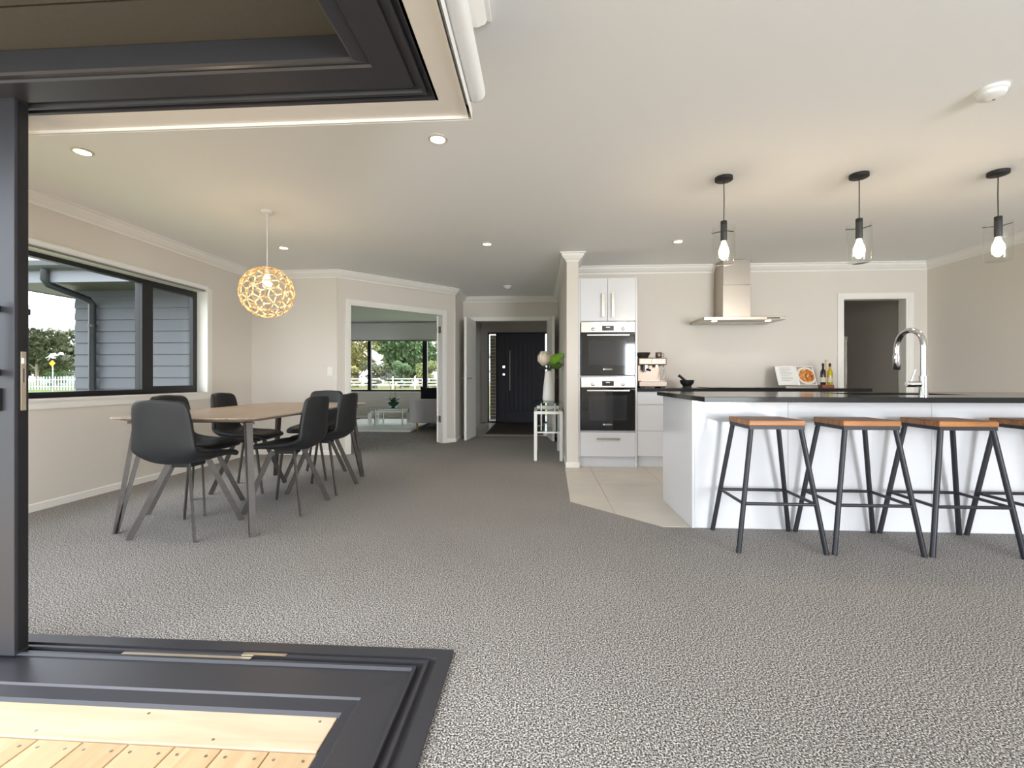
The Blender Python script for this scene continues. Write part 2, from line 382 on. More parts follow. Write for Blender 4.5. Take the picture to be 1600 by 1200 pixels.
# pantry doorway architrave
b = MB()
for x0, x1, z0, z1 in ((3.607, 3.667, 0, 2.035), (4.43, 4.49, 0, 2.035), (3.667, 4.43, 1.975, 2.035)): b.box(x0, x1, KY - .014, KY, z0, z1)
b.box(3.667, 3.682, KY - .012, KY + .11, 0, 1.975); b.box(4.40, 4.43, KY - .012, KY + .11, 0, 1.975); b.box(3.682, 4.40, KY - .012, KY + .11, 1.96, 1.975)
b.build('trim_5', 'trimwhite', kind='structure', bevel=.003)

# ------------------------------------------------------------ windows
def window(name, axis, pos, a0, a1, z0, z1, mulls, outd, fr=.045, dep=.06):
    """axis 'x': window plane at x=pos spanning y a0..a1; axis 'y': plane y=pos spanning x"""
    r = struct(name)
    def bb(mb, u0, u1, z_0, z_1, d0, d1):
        if axis == 'x': mb.box(min(pos + outd * d0, pos + outd * d1), max(pos + outd * d0, pos + outd * d1), u0, u1, z_0, z_1)
        else: mb.box(u0, u1, min(pos + outd * d0, pos + outd * d1), max(pos + outd * d0, pos + outd * d1), z_0, z_1)
    f = MB(); bb(f, a0, a1, z0, z0 + fr, .02, .02 + dep); bb(f, a0, a1, z1 - fr, z1, .02, .02 + dep); bb(f, a0, a0 + fr, z0 + fr, z1 - fr, .02, .02 + dep); bb(f, a1 - fr, a1, z0 + fr, z1 - fr, .02, .02 + dep)
    f.build('window_frame', 'black_frame', r)
    edges = [a0 + fr]
    for m0, m1 in mulls:
        f = MB(); bb(f, m0, m1, z0 + fr, z1 - fr, .015, .03 + dep); f.build('mullion', 'black_frame', r); edges += [m0, m1]
    edges.append(a1 - fr)
    for i in range(0, len(edges), 2):
        f = MB(); bb(f, edges[i], edges[i + 1], z0 + fr, z1 - fr, .046, .05); f.build('pane', 'pane', r)
    return r
w1 = window('window_1', 'x', LX - .09, WY0 + .02, WY1 - .0, WZ0 + .0, WZ1 - .0, [(4.255, 4.351)], -1)
# awning sash inside right light + liner and sill
f = MB(); 
for q in ((4.351, 4.38, .89, 1.94), (4.91, 4.94, .89, 1.94), (4.38, 4.91, .89, .92), (4.38, 4.91, 1.915, 1.94)): f.box(LX - .145, LX - .105, q[0], q[1], q[2], q[3])
f.build('awning_sash', 'black_frame', w1)
f = MB(); f.box(LX - .11, LX + .022, WY0, WY1 + .02, .825, .845); f.box(LX - .11, LX + .014, WY1 - .006, WY1 + .012, .845, WZ1 + .0); f.box(LX - .11, LX + .014, WY0, WY1, WZ1 - .006, WZ1 + .012)
f.box(LX, LX + .012, WY0 - .06, WY1 + .07, .765, .825); f.box(LX, LX + .012, WY1 + .018, WY1 + .07, .825, 2.02)
f.build('window_sill', 'trimwhite', w1)
bl = thing('roller_blind', 'white rolled-up blind on the head of the dining window', 'blind', (LX, 3.6, 1.985))
MB().tube([(.035, -1.4, .03), (.035, 1.33, .03)], .027, 14).build('roll', 'white_plastic', bl, smooth=True)
MB().box(.03, .04, -1.38, 1.31, -.012, .006).build('bottom_bar', 'grey_plastic', bl)
MB().box(0, .055, 1.33, 1.345, -.002, .06).build('bracket', 'white_plastic', bl, bevel=.004)
MB().tube([(.04, 1.352, .03), (.04, 1.354, -1.08)], .002, 6).build('cord', 'white_plastic', bl)
w2 = window('window_2', 'y', 11.2, -4.95, -1.7, .67, 2.12, [(-4.331, -4.249), (-2.934, -2.821)], 1)
bx('window_sill', 'trimwhite', -4.97, -1.68, 11.16, 11.24, .645, .67, w2)
bl = thing('roller_blind', 'white blind pulled partly down over the lounge window', 'blind', (-3.3, 11.15, 1.95))
bx('fabric', 'white_plastic', -1.72, 1.66, -.006, 0, 0, .38, bl)
bx('bottom_bar', 'grey_plastic', -1.72, 1.66, -.012, .006, -.028, 0, bl)
MB().tube([(-1.72, -.0, .40), (1.66, 0, .40)], .03, 12).build('roll', 'white_plastic', bl, smooth=True)

# ------------------------------------------------------------ corner sliding door: sill, head, open panel
PSILL = [(0, -.02), (0, .014), (.05, .014), (.053, .003), (.070, .003), (.073, .018), (.084, .018), (.087, .0), (.104, .0), (.107, .018), (.118, .018), (.122, .008), (.245, .0), (.25, -.006), (.288, -.018), (.296, -.03), (.296, -.06), (0, -.06)]
spath = [(-0.316, -2.3), (-0.316, 1.646), (-3.8, 1.646)]
d1 = struct('door_1')
MB().sweep(PSILL, spath, 1).build('sill_track', 'alu', d1)
bx('track_plate', 'lock_steel', -1.50, -1.02, 1.535, 1.560, .008, .0135, d1)
bx('track_joiner', 'steel', -1.06, -.90, 1.560, 1.575, .016, .0195, d1)
PH = [(.045, 2.06), (.045, 1.985), (.058, 1.985), (.06, 2.0), (.075, 2.0), (.077, 1.985), (.09, 1.985), (.094, 1.998), (.11, 1.998), (.114, 1.99), (.22, 1.99), (.225, 1.997), (.262, 1.985), (.27, 1.99), (.27, 2.06)]
MB().sweep(PH, spath, 1).build('head_track', 'alu', d1)
# open panel, slid left
PX, PY0, PY1 = -1.853, 1.50, 1.546
b = MB(); b.box(PX - .075, PX, PY0, PY1, .02, 1.995); b.box(PX - 1.9, PX - .075, PY0, PY1, .02, .12); b.box(PX - 1.9, PX - .075, PY0, PY1, 1.91, 1.995); b.box(PX - 1.9, PX - 1.83, PY0, PY1, .12, 1.91)
pn = b.build('sliding_panel', 'alu', d1, bevel=.002)
bx('pane', 'pane', PX - 1.83, PX - .075, PY0 + .018, PY0 + .026, .12, 1.91, pn)
bx('edge_channel', 'alu_dark', PX, PX + .003, PY0 + .012, PY1 - .006, .03, 1.985, pn)
st = MB(); st.box(PX + .003, PX + .0055, PY0 + .017, PY1 - .012, .885, 1.095); st.build('strike_plate', 'lock_steel', pn, bevel=.001)
bx('latch_hole', 'black_plastic', PX + .0055, PX + .006, PY0 + .024, PY1 - .019, .985, 1.035, pn)
bx('latch', 'chrome', PX + .0055, PX + .010, PY0 + .022, PY1 - .017, 1.052, 1.072, pn)
for sgn, yb in ((-1, PY0), (1, PY1)):
    h = MB(); xh = PX - .045
    if sgn < 0: xh = PX - .06
    of = .045 if sgn < 0 else .024
    h.box(xh - .009, xh + .009, yb + sgn * of - .007, yb + sgn * of + .007, 1.0, 1.275)
    for zz in (1.02, 1.245): h.box(xh - .009, xh + .011, min(yb, yb + sgn * (of + .012)), max(yb, yb + sgn * (of + .012)), zz - .011, zz + .011)
    h.build('pull_handle', 'black_plastic', pn, bevel=.002)
bx('lock_escutcheon', 'black_plastic', PX - .075, PX - .045, PY0 - .012, PY0, .885, .965, pn, bevel=.002)
MB().tube([(PX - .066, PY0 - .02, .925), (PX - .066, PY0, .925)], .010, 12).build('lock_cylinder', 'chrome', pn)
# soffit outside
sf = struct('soffit')
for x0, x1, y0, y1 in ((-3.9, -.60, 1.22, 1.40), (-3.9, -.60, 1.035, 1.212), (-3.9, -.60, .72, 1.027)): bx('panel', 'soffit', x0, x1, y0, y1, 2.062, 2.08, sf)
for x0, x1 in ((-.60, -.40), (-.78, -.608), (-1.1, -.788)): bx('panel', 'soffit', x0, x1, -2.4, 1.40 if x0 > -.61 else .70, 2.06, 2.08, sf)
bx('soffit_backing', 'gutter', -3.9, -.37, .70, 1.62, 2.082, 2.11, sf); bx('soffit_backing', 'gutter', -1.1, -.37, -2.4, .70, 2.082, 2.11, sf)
# roller blind above the side opening
bl = thing('roller_blind', 'white rolled blind tube along the lintel beside the deck opening', 'blind', (-0.236, 1.68, 2.045))
MB().tube([(0, -3.9, 0), (0, -.02, 0)], .034, 20).build('roll', 'white_plastic', bl, smooth=True)
MB().tube([(0, -.02, 0), (0, -.008, 0), (0, 0, 0)], [.034, .032, .026], 20).build('end_cap', 'white_plastic', bl, smooth=True)
bx('bottom_bar', 'white_plastic', -.034, -.024, -3.9, -.03, -.05, -.0, bl)
bx('bracket', 'white_plastic', -.034, -.0, -.012, .0, -.03, .03, bl)
# deck
dk = struct('deck')
bx('border_plank', 'border_wood', -4.0, -.615, 1.222, 1.352, -.06, -.028, dk, bevel=.003)
for i in range(26):
    x1 = -.612 - i * .1365
    bx('plank', 'deck_wood', x1 - .1325, x1, -2.5, 1.217, -.06, -.029, dk, bevel=.003)
    for sx in (.025, .107):
        MB().lathe([(.004, -.0285), (.004, -.0275)], (x1 - sx, 1.19, 0), 8).build('screw', 'steel', dk)
for i in range(9): MB().lathe([(.004, -.0275), (.004, -.0265)], (-.66 - i * .27, 1.245 if i % 2 else 1.33, 0), 8).build('screw', 'steel', dk)
bx('deck_joist_bed', 'gutter', -4.0, -.6, -2.5, 1.35, -.12, -.062, dk)

# ------------------------------------------------------------ doors
def lever(parent, x, y, z, sx, sy):
    MB().lathe([(.024, 0), (.024, .006)], (0, 0, 0), 16).build('handle_rose', 'steel', parent, xf=Matrix.Translation((x, y, z)) @ Matrix.Rotation(R(90) * sy, 4, 'X'))
    MB().tube([(x, y, z), (x, y - sy * .045, z), (x + sx * .02, y - sy * .05, z), (x + sx * .11, y - sy * .05, z)], .009, 8).build('handle', 'steel', parent, smooth=True)
# hall leaves: local x along leaf from the hinge, thickness along y
for hx, hy, ang, side in ((-1.135, 7.84, math.atan2(7.28 - 7.84, -1.199 + 1.135), 1), (0.12, 7.84, math.atan2(7.29 - 7.84, 0.193 - 0.12), -1)):
    d = struct('door_2' if side == 1 else 'door_3', (hx, hy, 0), ang)
    bx('door_leaf', 'trimwhite', 0, .60, -.019, .019, .006, 1.98, d, bevel=.002)
    lever(d, .545, -.019, 1.0, -1, 1); lever(d, .545, .019, 1.0, -1, -1)
d = struct('door_4', apt(S1 - .03) + (0,), R(101)); d.location = (apt(S1 - .03)[0] - .075, apt(S1 - .03)[1] + .085, 0)
bx('door_leaf', 'trimwhite', 0, .74, -.019, .019, .006, 1.97, d, bevel=.002); lever(d, .68, -.019, 1.0, -1, 1)
# front door
fd = struct('door_5', (0, 10.28, 0))
b = MB(); b.box(-1.19, -1.165, -.02, .1, 0, 2.03); b.box(.145, .17, -.02, .1, 0, 2.03); b.box(-1.165, .145, -.02, .1, 2.0, 2.03); b.box(-1.01, -.985, -.02, .1, 0, 2.0); b.box(.08, .10, -.02, .1, 0, 2.0); b.box(-1.165, .145, -.02, .1, 0, .03)
b.build('door_frame', 'black_frame', fd)
bx('sidelight_pane', 'pane', -1.165, -1.01, .03, .035, .03, 2.0, fd); bx('sidelight_pane', 'pane', .10, .145, .03, .035, .03, 2.0, fd)
b = MB(); b.box(-.985, -.80, 0, .045, .03, 2.0); b.box(-.10, .08, 0, .045, .03, 2.0); b.box(-.80, -.10, 0, .045, .03, .26); b.box(-.80, -.10, 0, .045, 1.84, 2.0)
sl = b.build('door_leaf', 'front_door', fd, bevel=.004)
bx('backing', 'front_door', -.80, -.10, .03, .042, .26, 1.84, sl)
for i in range(7): bx('plank', 'front_door', -.80 + i * .1 + .003, -.80 + i * .1 + .097, .008, .03, .26, 1.84, sl, bevel=.004)
MB().tube([(-.69, -.05, .72), (-.69, -.05, 1.62)], .016, 12).build('pull_handle', 'brushed', sl, smooth=True)
for zz in (.8, 1.54): MB().tube([(-.69, -.05, zz), (-.69, .005, zz)], .008, 8).build('handle_post', 'brushed', sl)
bx('keypad', 'black_plastic', -.86, -.80, -.022, 0, 1.22, 1.34, sl, bevel=.004); bx('keypad_face', 'chrome', -.855, -.805, -.025, -.022, 1.23, 1.28, sl)
bx('deadlock', 'chrome', -.855, -.805, -.018, 0, 1.06, 1.11, sl, bevel=.004)
tag(bx('door_mat', 'mat_brown', -.99, .04, 8.15, 10.16, -.003, .009), 'dark brown entrance mat on the pale tiles before the front door', 'mat')
# porch seen through the sidelight
pp = thing('brick_pier', 'dark brick pier outside the front door sidelight', 'pier', (-1.13, 11.4, -.1))
bx('mortar', 'conc', -.134, .134, .006, .215, 0, 2.17, pp)
n = 0
for k in range(26):
    for q in range(2):
        xo = (-.14 if q == 0 else .0) + (0 if k % 2 == 0 else 0.0)
        bx('brick', 'bark', xo + .003, xo + .137 + (0.0), 0 if k % 2 == 0 else .002, .22, k * .084, k * .084 + .075, pp, bevel=.004)
tag(bx('porch_wall', 'render_white', -1.9, -1.30, 11.3, 11.5, -.1, 2.5), 'pale rendered wall beside the brick pier on the porch', 'wall')
tag(bx('porch_slab', 'conc', -2.2, 1.2, 10.4, 12.5, -.15, -.03), 'pale concrete porch slab beyond the front door', 'slab')

# ------------------------------------------------------------ kitchen
KF = 5.20     # cabinet front plane
tw = thing('oven_tower', 'tall white gloss oven tower cabinet beside the pillar', 'cabinet', (0.425, KF, 0))
TW = 0.65
b = MB(); b.box(0, .018, 0, .6, 0, 2.13); b.box(TW - .018, TW, 0, .6, 0, 2.13); b.box(.018, TW - .018, .02, .6, 2.11, 2.13); b.box(.018, TW - .018, .58, .6, 0.1, 2.11)
for z in (.40, 1.02, 1.635): b.box(.018, TW - .018, .03, .58, z - .008, z + .008)
b.build('body', 'gloss_white', tw)
bx('kickboard', 'gloss_white', 0.018, TW - .018, .05, .065, -.003, .115, tw)
dr = bx('drawer', 'gloss_white', .02, TW - .02, -.002, .018, .12, .392, tw, bevel=.002)
b = MB(); b.box(.2, .455, -.032, -.022, .31, .33); b.box(.21, .225, -.024, -.001, .313, .327); b.box(.43, .445, -.024, -.001, .313, .327); b.build('handle', 'brushed', dr)
for x0, x1, hx in ((.02, .3235, .27), (.3265, TW - .02, .38)):
    dd = bx('door', 'gloss_white', x0, x1, -.002, .018, 1.645, 2.125, tw, bevel=.002)
    b = MB(); b.box(hx - .015, hx + .015, -.034, -.026, 1.69, 1.95); b.box(hx - .01, hx + .01, -.028, -.001, 1.70, 1.72); b.box(hx - .01, hx + .01, -.028, -.001, 1.92, 1.94); b.build('handle', 'brushed', dd)
def oven(z0, lab):
    o = thing('built_in_oven', lab, 'oven', (0.425 + TW / 2, KF, z0))
    W2 = .2975
    b = MB(); b.box(-W2 + .02, W2 - .02, .012, .5, .01, .585); b.build('housing', 'black_plastic', o)
    cp = bx('control_panel', 'brushed', -W2, W2, -.02, .012, .485, .60, o, bevel=.002)
    ds = bx('display', 'black_glass', -.065, .065, -.0215, -.02, .502, .558, cp)
    bx('clock_digits', 'white_plastic', -.022, .022, -.0222, -.0215, .536, .546, ds)
    for sx in (-.165, .165): MB().lathe([(.020, 0), (.019, .018), (.015, .021)], (0, 0, 0), 20).build('knob', 'chrome', cp, smooth=True, xf=Matrix.Translation((sx, -.02, .52)) @ Matrix.Rotation(R(90), 4, 'X'))
    dg = bx('oven_door', 'black_glass', -W2, W2, -.018, .012, .005, .482, o, bevel=.003)
    bx('door_window', 'oven_window', -.21, .21, -.0188, -.018, .115, .395, dg)
    b = MB(); b.box(-.235, .235, -.058, -.045, .442, .46); b.box(-.22, -.205, -.046, -.018, .445, .457); b.box(.205, .22, -.046, -.018, .445, .457); b.build('handle', 'steel', dg, bevel=.003)
    text_mesh('BOSCH', .024, 'logo', 'white_plastic', dg, (.008, -.0186, .062))
    MB().tube([(-.045, -.0184, .07), (-.045, -.0192, .07)], .010, 14).build('emblem', 'white_plastic', dg)
    return o
oven(.412, 'lower black glass oven with steel panel in the white tower'); oven(1.030, 'upper black glass oven with steel panel below the tower cupboards')
# drawer / cupboard units along the back wall
def base_unit(x0, x1, kind, lab):
    u = thing('base_cabinet', lab, 'cabinet', (x0, KF + .02, 0))
    W_ = x1 - x0
    bx('body', 'gloss_white', 0, W_, .02, .58, .12, .85, u); bx('kickboard', 'gloss_white', 0, W_, .06, .075, -.003, .118, u)
    if kind == 'd':
        for z0, z1, zh in ((.705, .845, .775), (.412, .70, .605), (.125, .407, .32)):
            q = bx('drawer', 'gloss_white', .003, W_ - .003, 0, .019, z0, z1, u, bevel=.002)
            c0 = .31; b = MB(); b.box(c0, c0 + .29, -.03, -.02, zh - .011, zh + .011); b.box(c0 + .01, c0 + .03, -.022, .001, zh - .008, zh + .008); b.box(c0 + .26, c0 + .28, -.022, .001, zh - .008, zh + .008); b.build('handle', 'brushed', q)
    else:
        for a, c in ((.003, W_ / 2 - .0015), (W_ / 2 + .0015, W_ - .003)):
            q = bx('door', 'gloss_white', a, c, 0, .019, .125, .845, u, bevel=.002)
            hx = c - .04 if a < .1 else a + .04
            bx('handle', 'brushed', hx - .011, hx + .011, -.03, -.001, .56, .80, q)
base_unit(1.08, 1.98, 'd', 'white three-drawer base cabinet next to the oven tower')
base_unit(1.98, 2.78, 'c', 'white two-door base cabinet below the black cooktop')
base_unit(2.78, 3.56, 'c', 'white two-door base cabinet at the pantry end of the back bench')
bt = tag(bx('back_benchtop', 'granite', 1.077, 3.585, KF - .01, KY, .852, .89, bevel=.003), 'polished black benchtop along the kitchen back wall', 'benchtop')
ck = thing('cooktop', 'flat black glass cooktop set on the back bench', 'cooktop', (2.30, 5.47, .89))
bx('glass', 'black_glass', -.40, .40, -.25, .25, 0, .006, ck, bevel=.002)
for x, y, r_ in ((-.22, .1, .08), (-.22, -.12, .07), (.2, .1, .09), (.2, -.12, .07)): MB().lathe([(r_, .006), (r_, .0064), (r_ - .004, .0064), (r_ - .004, .006)], (x, y, 0), 32, cap=False).build('heat_ring', 'grey_plastic', ck)
# range hood
hd = thing('range_hood', 'stainless steel canopy range hood on the kitchen wall', 'range hood', (2.30, KY, 1.66))
b = MB(); hw = .45
b.add([(-hw, -.5, .0), (hw, -.5, 0), (hw, 0, 0), (-hw, 0, 0), (-hw, -.5, .036), (hw, -.5, .036), (hw, 0, .036), (-hw, 0, .036), (-.2, -.32, .05), (.2, -.32, .05), (.2, 0, .05), (-.2, 0, .05)],
      [(0, 1, 5, 4), (1, 2, 6, 5), (3, 0, 4, 7), (2, 3, 7, 6), (4, 5, 9, 8), (5, 6, 10, 9), (7, 4, 8, 11), (8, 9, 10, 11), (0, 3, 2, 1)])
b.build('canopy', 'brushed', hd, bevel=.002)
for k in range(3): bx('filter', 'steel', -.27 + k * .18 + .004, -.27 + k * .18 + .176, -.36, -.06, -.004, .0, hd, bevel=.002)
for sx in (-.30, .30): MB().lathe([(.03, -.004), (.03, 0)], (sx, -.40, 0), 20).build('lamp', 'hood_lamp', hd)
bx('button_strip', 'black_plastic', .24, .38, -.503, -.5, .012, .024, hd)
bx('chimney_lower', 'brushed', -.16, .16, -.285, 0, .05, .44, hd, bevel=.003); bx('chimney_upper', 'brushed', -.155, .155, -.28, 0, .44, .739, hd, bevel=.003)
for sx in (-.30, .30):
    ld = bpy.data.lights.new('hood_spot', 'SPOT'); ld.energy = 1.2; ld.color = (1, .95, .88); ld.spot_size = R(110); ld.shadow_soft_size = .03
    lo = bpy.data.objects.new('hood_spot', ld); C.objects.link(lo); lo.parent = hd; lo.location = (sx, -.40, -.008)
# island
IX0, IX1, IY0, IY1 = 1.01, 3.70, 3.13, 3.86
isl = thing('kitchen_island', 'long white gloss kitchen island base behind the stools', 'island', (IX0, IY0, 0))
IL = IX1 - IX0
bx('end_panel', 'gloss_white', 0, .018, 0, IY1 - IY0, -.003, .855, isl, bevel=.001); bx('end_panel', 'gloss_white', IL - .018, IL, 0, IY1 - IY0, -.003, .855, isl, bevel=.001)
k = 0; xs = [.018, .62, 1.52, 2.42, IL - .018]
for a, c in zip(xs[:-1], xs[1:]): bx('front_panel', 'gloss_white', a + .001, c - .001, .002, .02, 0, .855, isl, bevel=.001)
bx('carcass', 'gloss_white', .018, 1.05, .022, .70, .1, .84, isl); bx('carcass', 'gloss_white', 1.95, IL - .018, .022, .70, .1, .84, isl)
for i in range(4): bx('door', 'gloss_white', .02 + i * .66, .02 + i * .66 + .655, .705, .725, .12, .84, isl, bevel=.002)
bx('kickboard', 'gloss_white', .02, IL - .02, .66, .675, -.003, .118, isl)
# top with sink cut-out
CX0, CX1, CY0, CY1 = .975, 3.76, 2.80, 3.92
SX0, SX1, SY0, SY1 = 2.12, 2.86, 3.20, 3.60
xs = [CX0, SX0, SX1, CX1]; ys = [CY0, SY0, SY1, CY1]; vs = []; fs = []
for z in (.857, .889):
    for y in ys:
        for x in xs: vs.append((x, y, z))
for j in range(3):
    for i in range(3):
        if i == 1 and j == 1: continue
        a = j * 4 + i; fs.append((a + 16, a + 17, a + 21, a + 20)); fs.append((a, a + 4, a + 5, a + 1))
def side(a, b_): fs.append((a, b_, b_ + 16, a + 16))
for i in range(3): side(i, i + 1); side(12 + i + 1, 12 + i)
for j in range(3): side(4 * (j + 1), 4 * j); side(4 * j + 3, 4 * j + 7)
side(6, 5); side(5, 9); side(9, 10); side(10, 6)
tp = MB().add(vs, fs).build('island_benchtop', 'granite', bevel=.002); tag(tp, 'polished black benchtop of the island with sink cut-out', 'benchtop')
sk = thing('sink', 'stainless steel undermount sink in the island top', 'sink', ((SX0 + SX1) / 2, (SY0 + SY1) / 2, .66))
a_, c_ = (SX1 - SX0) / 2 + .005, (SY1 - SY0) / 2 + .005
b = MB(); b.box(-a_, a_, -c_, c_, 0, .003); b.box(-a_, -a_ + .003, -c_, c_, .003, .197); b.box(a_ - .003, a_, -c_, c_, .003, .197); b.box(-a_, a_, -c_, -c_ + .003, .003, .197); b.box(-a_, a_, c_ - .003, c_, .003, .197)
b.build('bowl', 'steel', sk); MB().lathe([(.04, .003), (.04, .006)], (0, 0, 0), 20).build('drain', 'chrome', sk)
tap = thing('kitchen_tap', 'tall chrome gooseneck tap standing on the island top', 'tap', (2.335, 2.95, .889))
MB().lathe([(.027, 0), (.027, .006), (.023, .008), (.023, .125)], n=24).build('body', 'chrome', tap, smooth=True)
pts = [(0, 0, .12), (0, 0, .30)] + [(0, .105 - .105 * math.cos(a), .31 + .105 * math.sin(a)) for a in [math.pi * k / 12 for k in range(13)]] + [(0, .21, .27)]
MB().tube(pts, .0165, 14).build('spout', 'chrome', tap, smooth=True)
MB().tube([(0, .21, .275), (0, .21, .255), (0, .211, .17), (0, .211, .165)], [.019, .021, .021, .017], 14).build('spray_head', 'chrome', tap, smooth=True)
MB().tube([(-.02, 0, .075), (-.095, 0, .075), (-.10, 0, .075)], [.019, .019, .014], 14).build('mixer_barrel', 'chrome', tap, smooth=True)
MB().tube([(-.075, 0, .085), (-.055, -.01, .165)], .005, 8).build('lever', 'chrome', tap, smooth=True)
# stools
def make_stool():
    t = thing('bar_stool', '', 'bar stool')
    bx('seat', 'seat_wood', -.160, .160, -.147, .147, .722, .755, t, bevel=.006)
    b = MB()
    for x0, x1, y0, y1 in ((-.155, .155, -.143, -.118), (-.155, .155, .118, .143), (-.155, -.13, -.118, .118), (.13, .155, -.118, .118)): b.box(x0, x1, y0, y1, .702, .722)
    b.build('seat_frame', 'stool_steel', t)
    tops = {}; feet = {}
    for sx in (-1, 1):
        for sy in (-1, 1):
            tp_ = Vector((sx * .140, sy * .128, .71)); ft = Vector((sx * .242, sy * .20, 0)); tops[sx, sy] = tp_; feet[sx, sy] = ft
            MB().tube([tp_, ft], .0140, 12).build('leg', 'stool_steel', t, smooth=True)
    zf = .275
    P = {k: tops[k].lerp(feet[k], (.71 - zf) / .71) for k in tops}
    for a, c in (((-1, -1), (1, -1)), ((-1, 1), (1, 1)), ((-1, -1), (-1, 1)), ((1, -1), (1, 1))): MB().tube([P[a], P[c]], .0095, 10).build('stretcher', 'stool_steel', t, smooth=True)
    return t
s0 = make_stool()
for i, (x, lab) in enumerate(((1.373, 'timber-seat bar stool at the tower end of the island row, beside the free end panel'), (1.90, 'second bar stool from the island end panel, timber seat on black steel'),
                              (2.425, 'third bar stool from the island end panel, timber seat on black steel'), (2.955, 'fourth bar stool from the island end panel, timber seat on black steel'))):
    s = s0 if i == 0 else copy_tree(s0)
    s.location = (x, 2.898, 0); s['label'] = lab; s['group'] = 'bar stools along the island'

# ------------------------------------------------------------ dining
TX0, TX1, TY0, TY1 = -2.775, -1.775, 2.73, 4.61
tb = thing('dining_table', 'long timber-topped dining table on steel legs with six dark chairs', 'table', ((TX0 + TX1) / 2, (TY0 + TY1) / 2, 0))
hxw, hyw = (TX1 - TX0) / 2, (TY1 - TY0) / 2
def outline(ix, n=9):
    pts = []
    rr = .09
    hx_, hy_ = hxw - ix, hyw - ix
    for cx_, cy_, a0 in ((hx_ - rr, hy_ - rr, 0), (-hx_ + rr, hy_ - rr, 90), (-hx_ + rr, -hy_ + rr, 180), (hx_ - rr, -hy_ + rr, 270)):
        for k in range(5): a = R(a0 + k * 22.5); pts.append((cx_ + rr * math.cos(a), cy_ + rr * math.sin(a)))
    return pts
L = [(outline(.06), .722), (outline(.012), .738), (outline(0), .744), (outline(.003), .75)]
m_ = len(L[0][0]); vs = []; fs = []
for pts, z in L: vs += [(p[0], p[1], z) for p in pts]
for i in range(len(L) - 1):
    for k in range(m_): fs.append((i * m_ + k, i * m_ + (k + 1) % m_, (i + 1) * m_ + (k + 1) % m_, (i + 1) * m_ + k))
fs.append(tuple(range(m_ - 1, -1, -1))); fs.append(tuple((len(L) - 1) * m_ + k for k in range(m_)))
MB().add(vs, fs).build('tabletop', 'table_wood', tb)
b = MB(); b.box(-.28, .28, -.72, -.64, .70, .722); b.box(-.28, .28, .64, .72, .70, .722); b.box(-.05, .05, -.64, .64, .70, .722); b.build('under_rail', 'leg_steel', tb)
for sx in (-1, 1):
    for sy in (-1, 1):
        foot = Vector((sx * (hxw - .04), sy * (hyw - .05), 0)); rad = Vector((sx, sy, 0)).normalized()
        t1 = foot - rad * .10 + Vector((0, 0, .70)); t2 = foot - rad * .165 + Vector((0, 0, .70))
        b = MB(); b.bar(foot, t1, rad, .026, .036); b.bar(foot - rad * .006, t2, rad, .024, .036)
        p0 = foot - rad * .14 + Vector((0, 0, .71)); b.bar(p0 - rad * .10, p0 + rad * .08, rad.cross(Vector((0, 0, 1))), .05, .012)
        b.build('leg', 'leg_steel', tb)
def make_chair():
    t = thing('dining_chair', '', 'chair')
    prof = [(.225, .452, .195), (.205, .470, .208), (.12, .468, .222), (.0, .455, .228), (-.10, .448, .226), (-.175, .458, .222), (-.222, .495, .218), (-.245, .56, .213), (-.258, .65, .206), (-.270, .74, .199), (-.281, .815, .190), (-.286, .85, .176), (-.288, .868, .145)]
    nu = 13; vs = []
    for k, (y, z, wd) in enumerate(prof):
        back = min(1, max(0, (z - .47) / .14)) if y < -.1 else 0
        for i in range(nu):
            u = -1 + 2 * i / (nu - 1)
            x = u * wd; e = abs(u) ** 2.6
            yy = y + back * .042 * e; zz = z + (1 - back) * ((.018 + .05 * min(1, max(0, (.1 - y) / .25))) * e if y < .2 else .0) - (0.0 if k < 10 else 0)
            if k <= 1: zz -= .0; yy -= .03 * abs(u) ** 4
            vs.append((x, yy, zz))
    fs = []
    for k in range(len(prof) - 1):
        for i in range(nu - 1): fs.append((k * nu + i, k * nu + i + 1, (k + 1) * nu + i + 1, (k + 1) * nu + i))
    o = MB().add(vs, fs).build('shell', 'leather', t, smooth=True)
    for mname in [m.name for m in o.modifiers]: o.modifiers.remove(o.modifiers[mname])
    sd = o.modifiers.new('solid', 'SOLIDIFY'); sd.thickness = .036; sd.offset = -1.0
    ss = o.modifiers.new('sub', 'SUBSURF'); ss.levels = 2; ss.render_levels = 2
    bx('mount_plate', 'leather', -.06, .06, -.07, .07, .424, .452, t)
    for sx in (-1, 1):
        for sy in (-1, 1):
            foot = Vector((sx * .213, sy * .22, 0)); top = Vector((sx * .07, sy * .085, .448)); rad = Vector((foot.x - top.x, foot.y - top.y, 0)).normalized()
            MB().bar(foot, top, rad, .034, .013).build('leg', 'leg_steel', t)
    return t
c0 = make_chair()
CH = [((-2.32, 2.885), 0, 'dark leather dining chair at the table end nearest the deck, back to the doorway', 1),
      ((-2.655, 3.39), -90, 'dark dining chair on the window side of the table, nearer the deck', 0),
      ((-2.64, 4.00), -84, 'dark dining chair on the window side of the table, nearer the far wall', 0),
      ((-1.955, 3.43), 90, 'dark dining chair on the kitchen side of the table, nearer the deck', 0),
      ((-1.955, 4.01), 90, 'dark dining chair on the kitchen side of the table, nearer the lounge doorway', 0),
      ((-2.30, 4.56), 180, 'dark dining chair at the table end nearest the lounge, facing the deck', 0)]
for i, ((x, y), rz, lab, _) in enumerate(CH):
    c = c0 if i == 0 else copy_tree(c0)
    c.location = (x, y, 0); c.rotation_euler.z = R(rz); c['label'] = lab; c['group'] = 'dining chairs around the table'
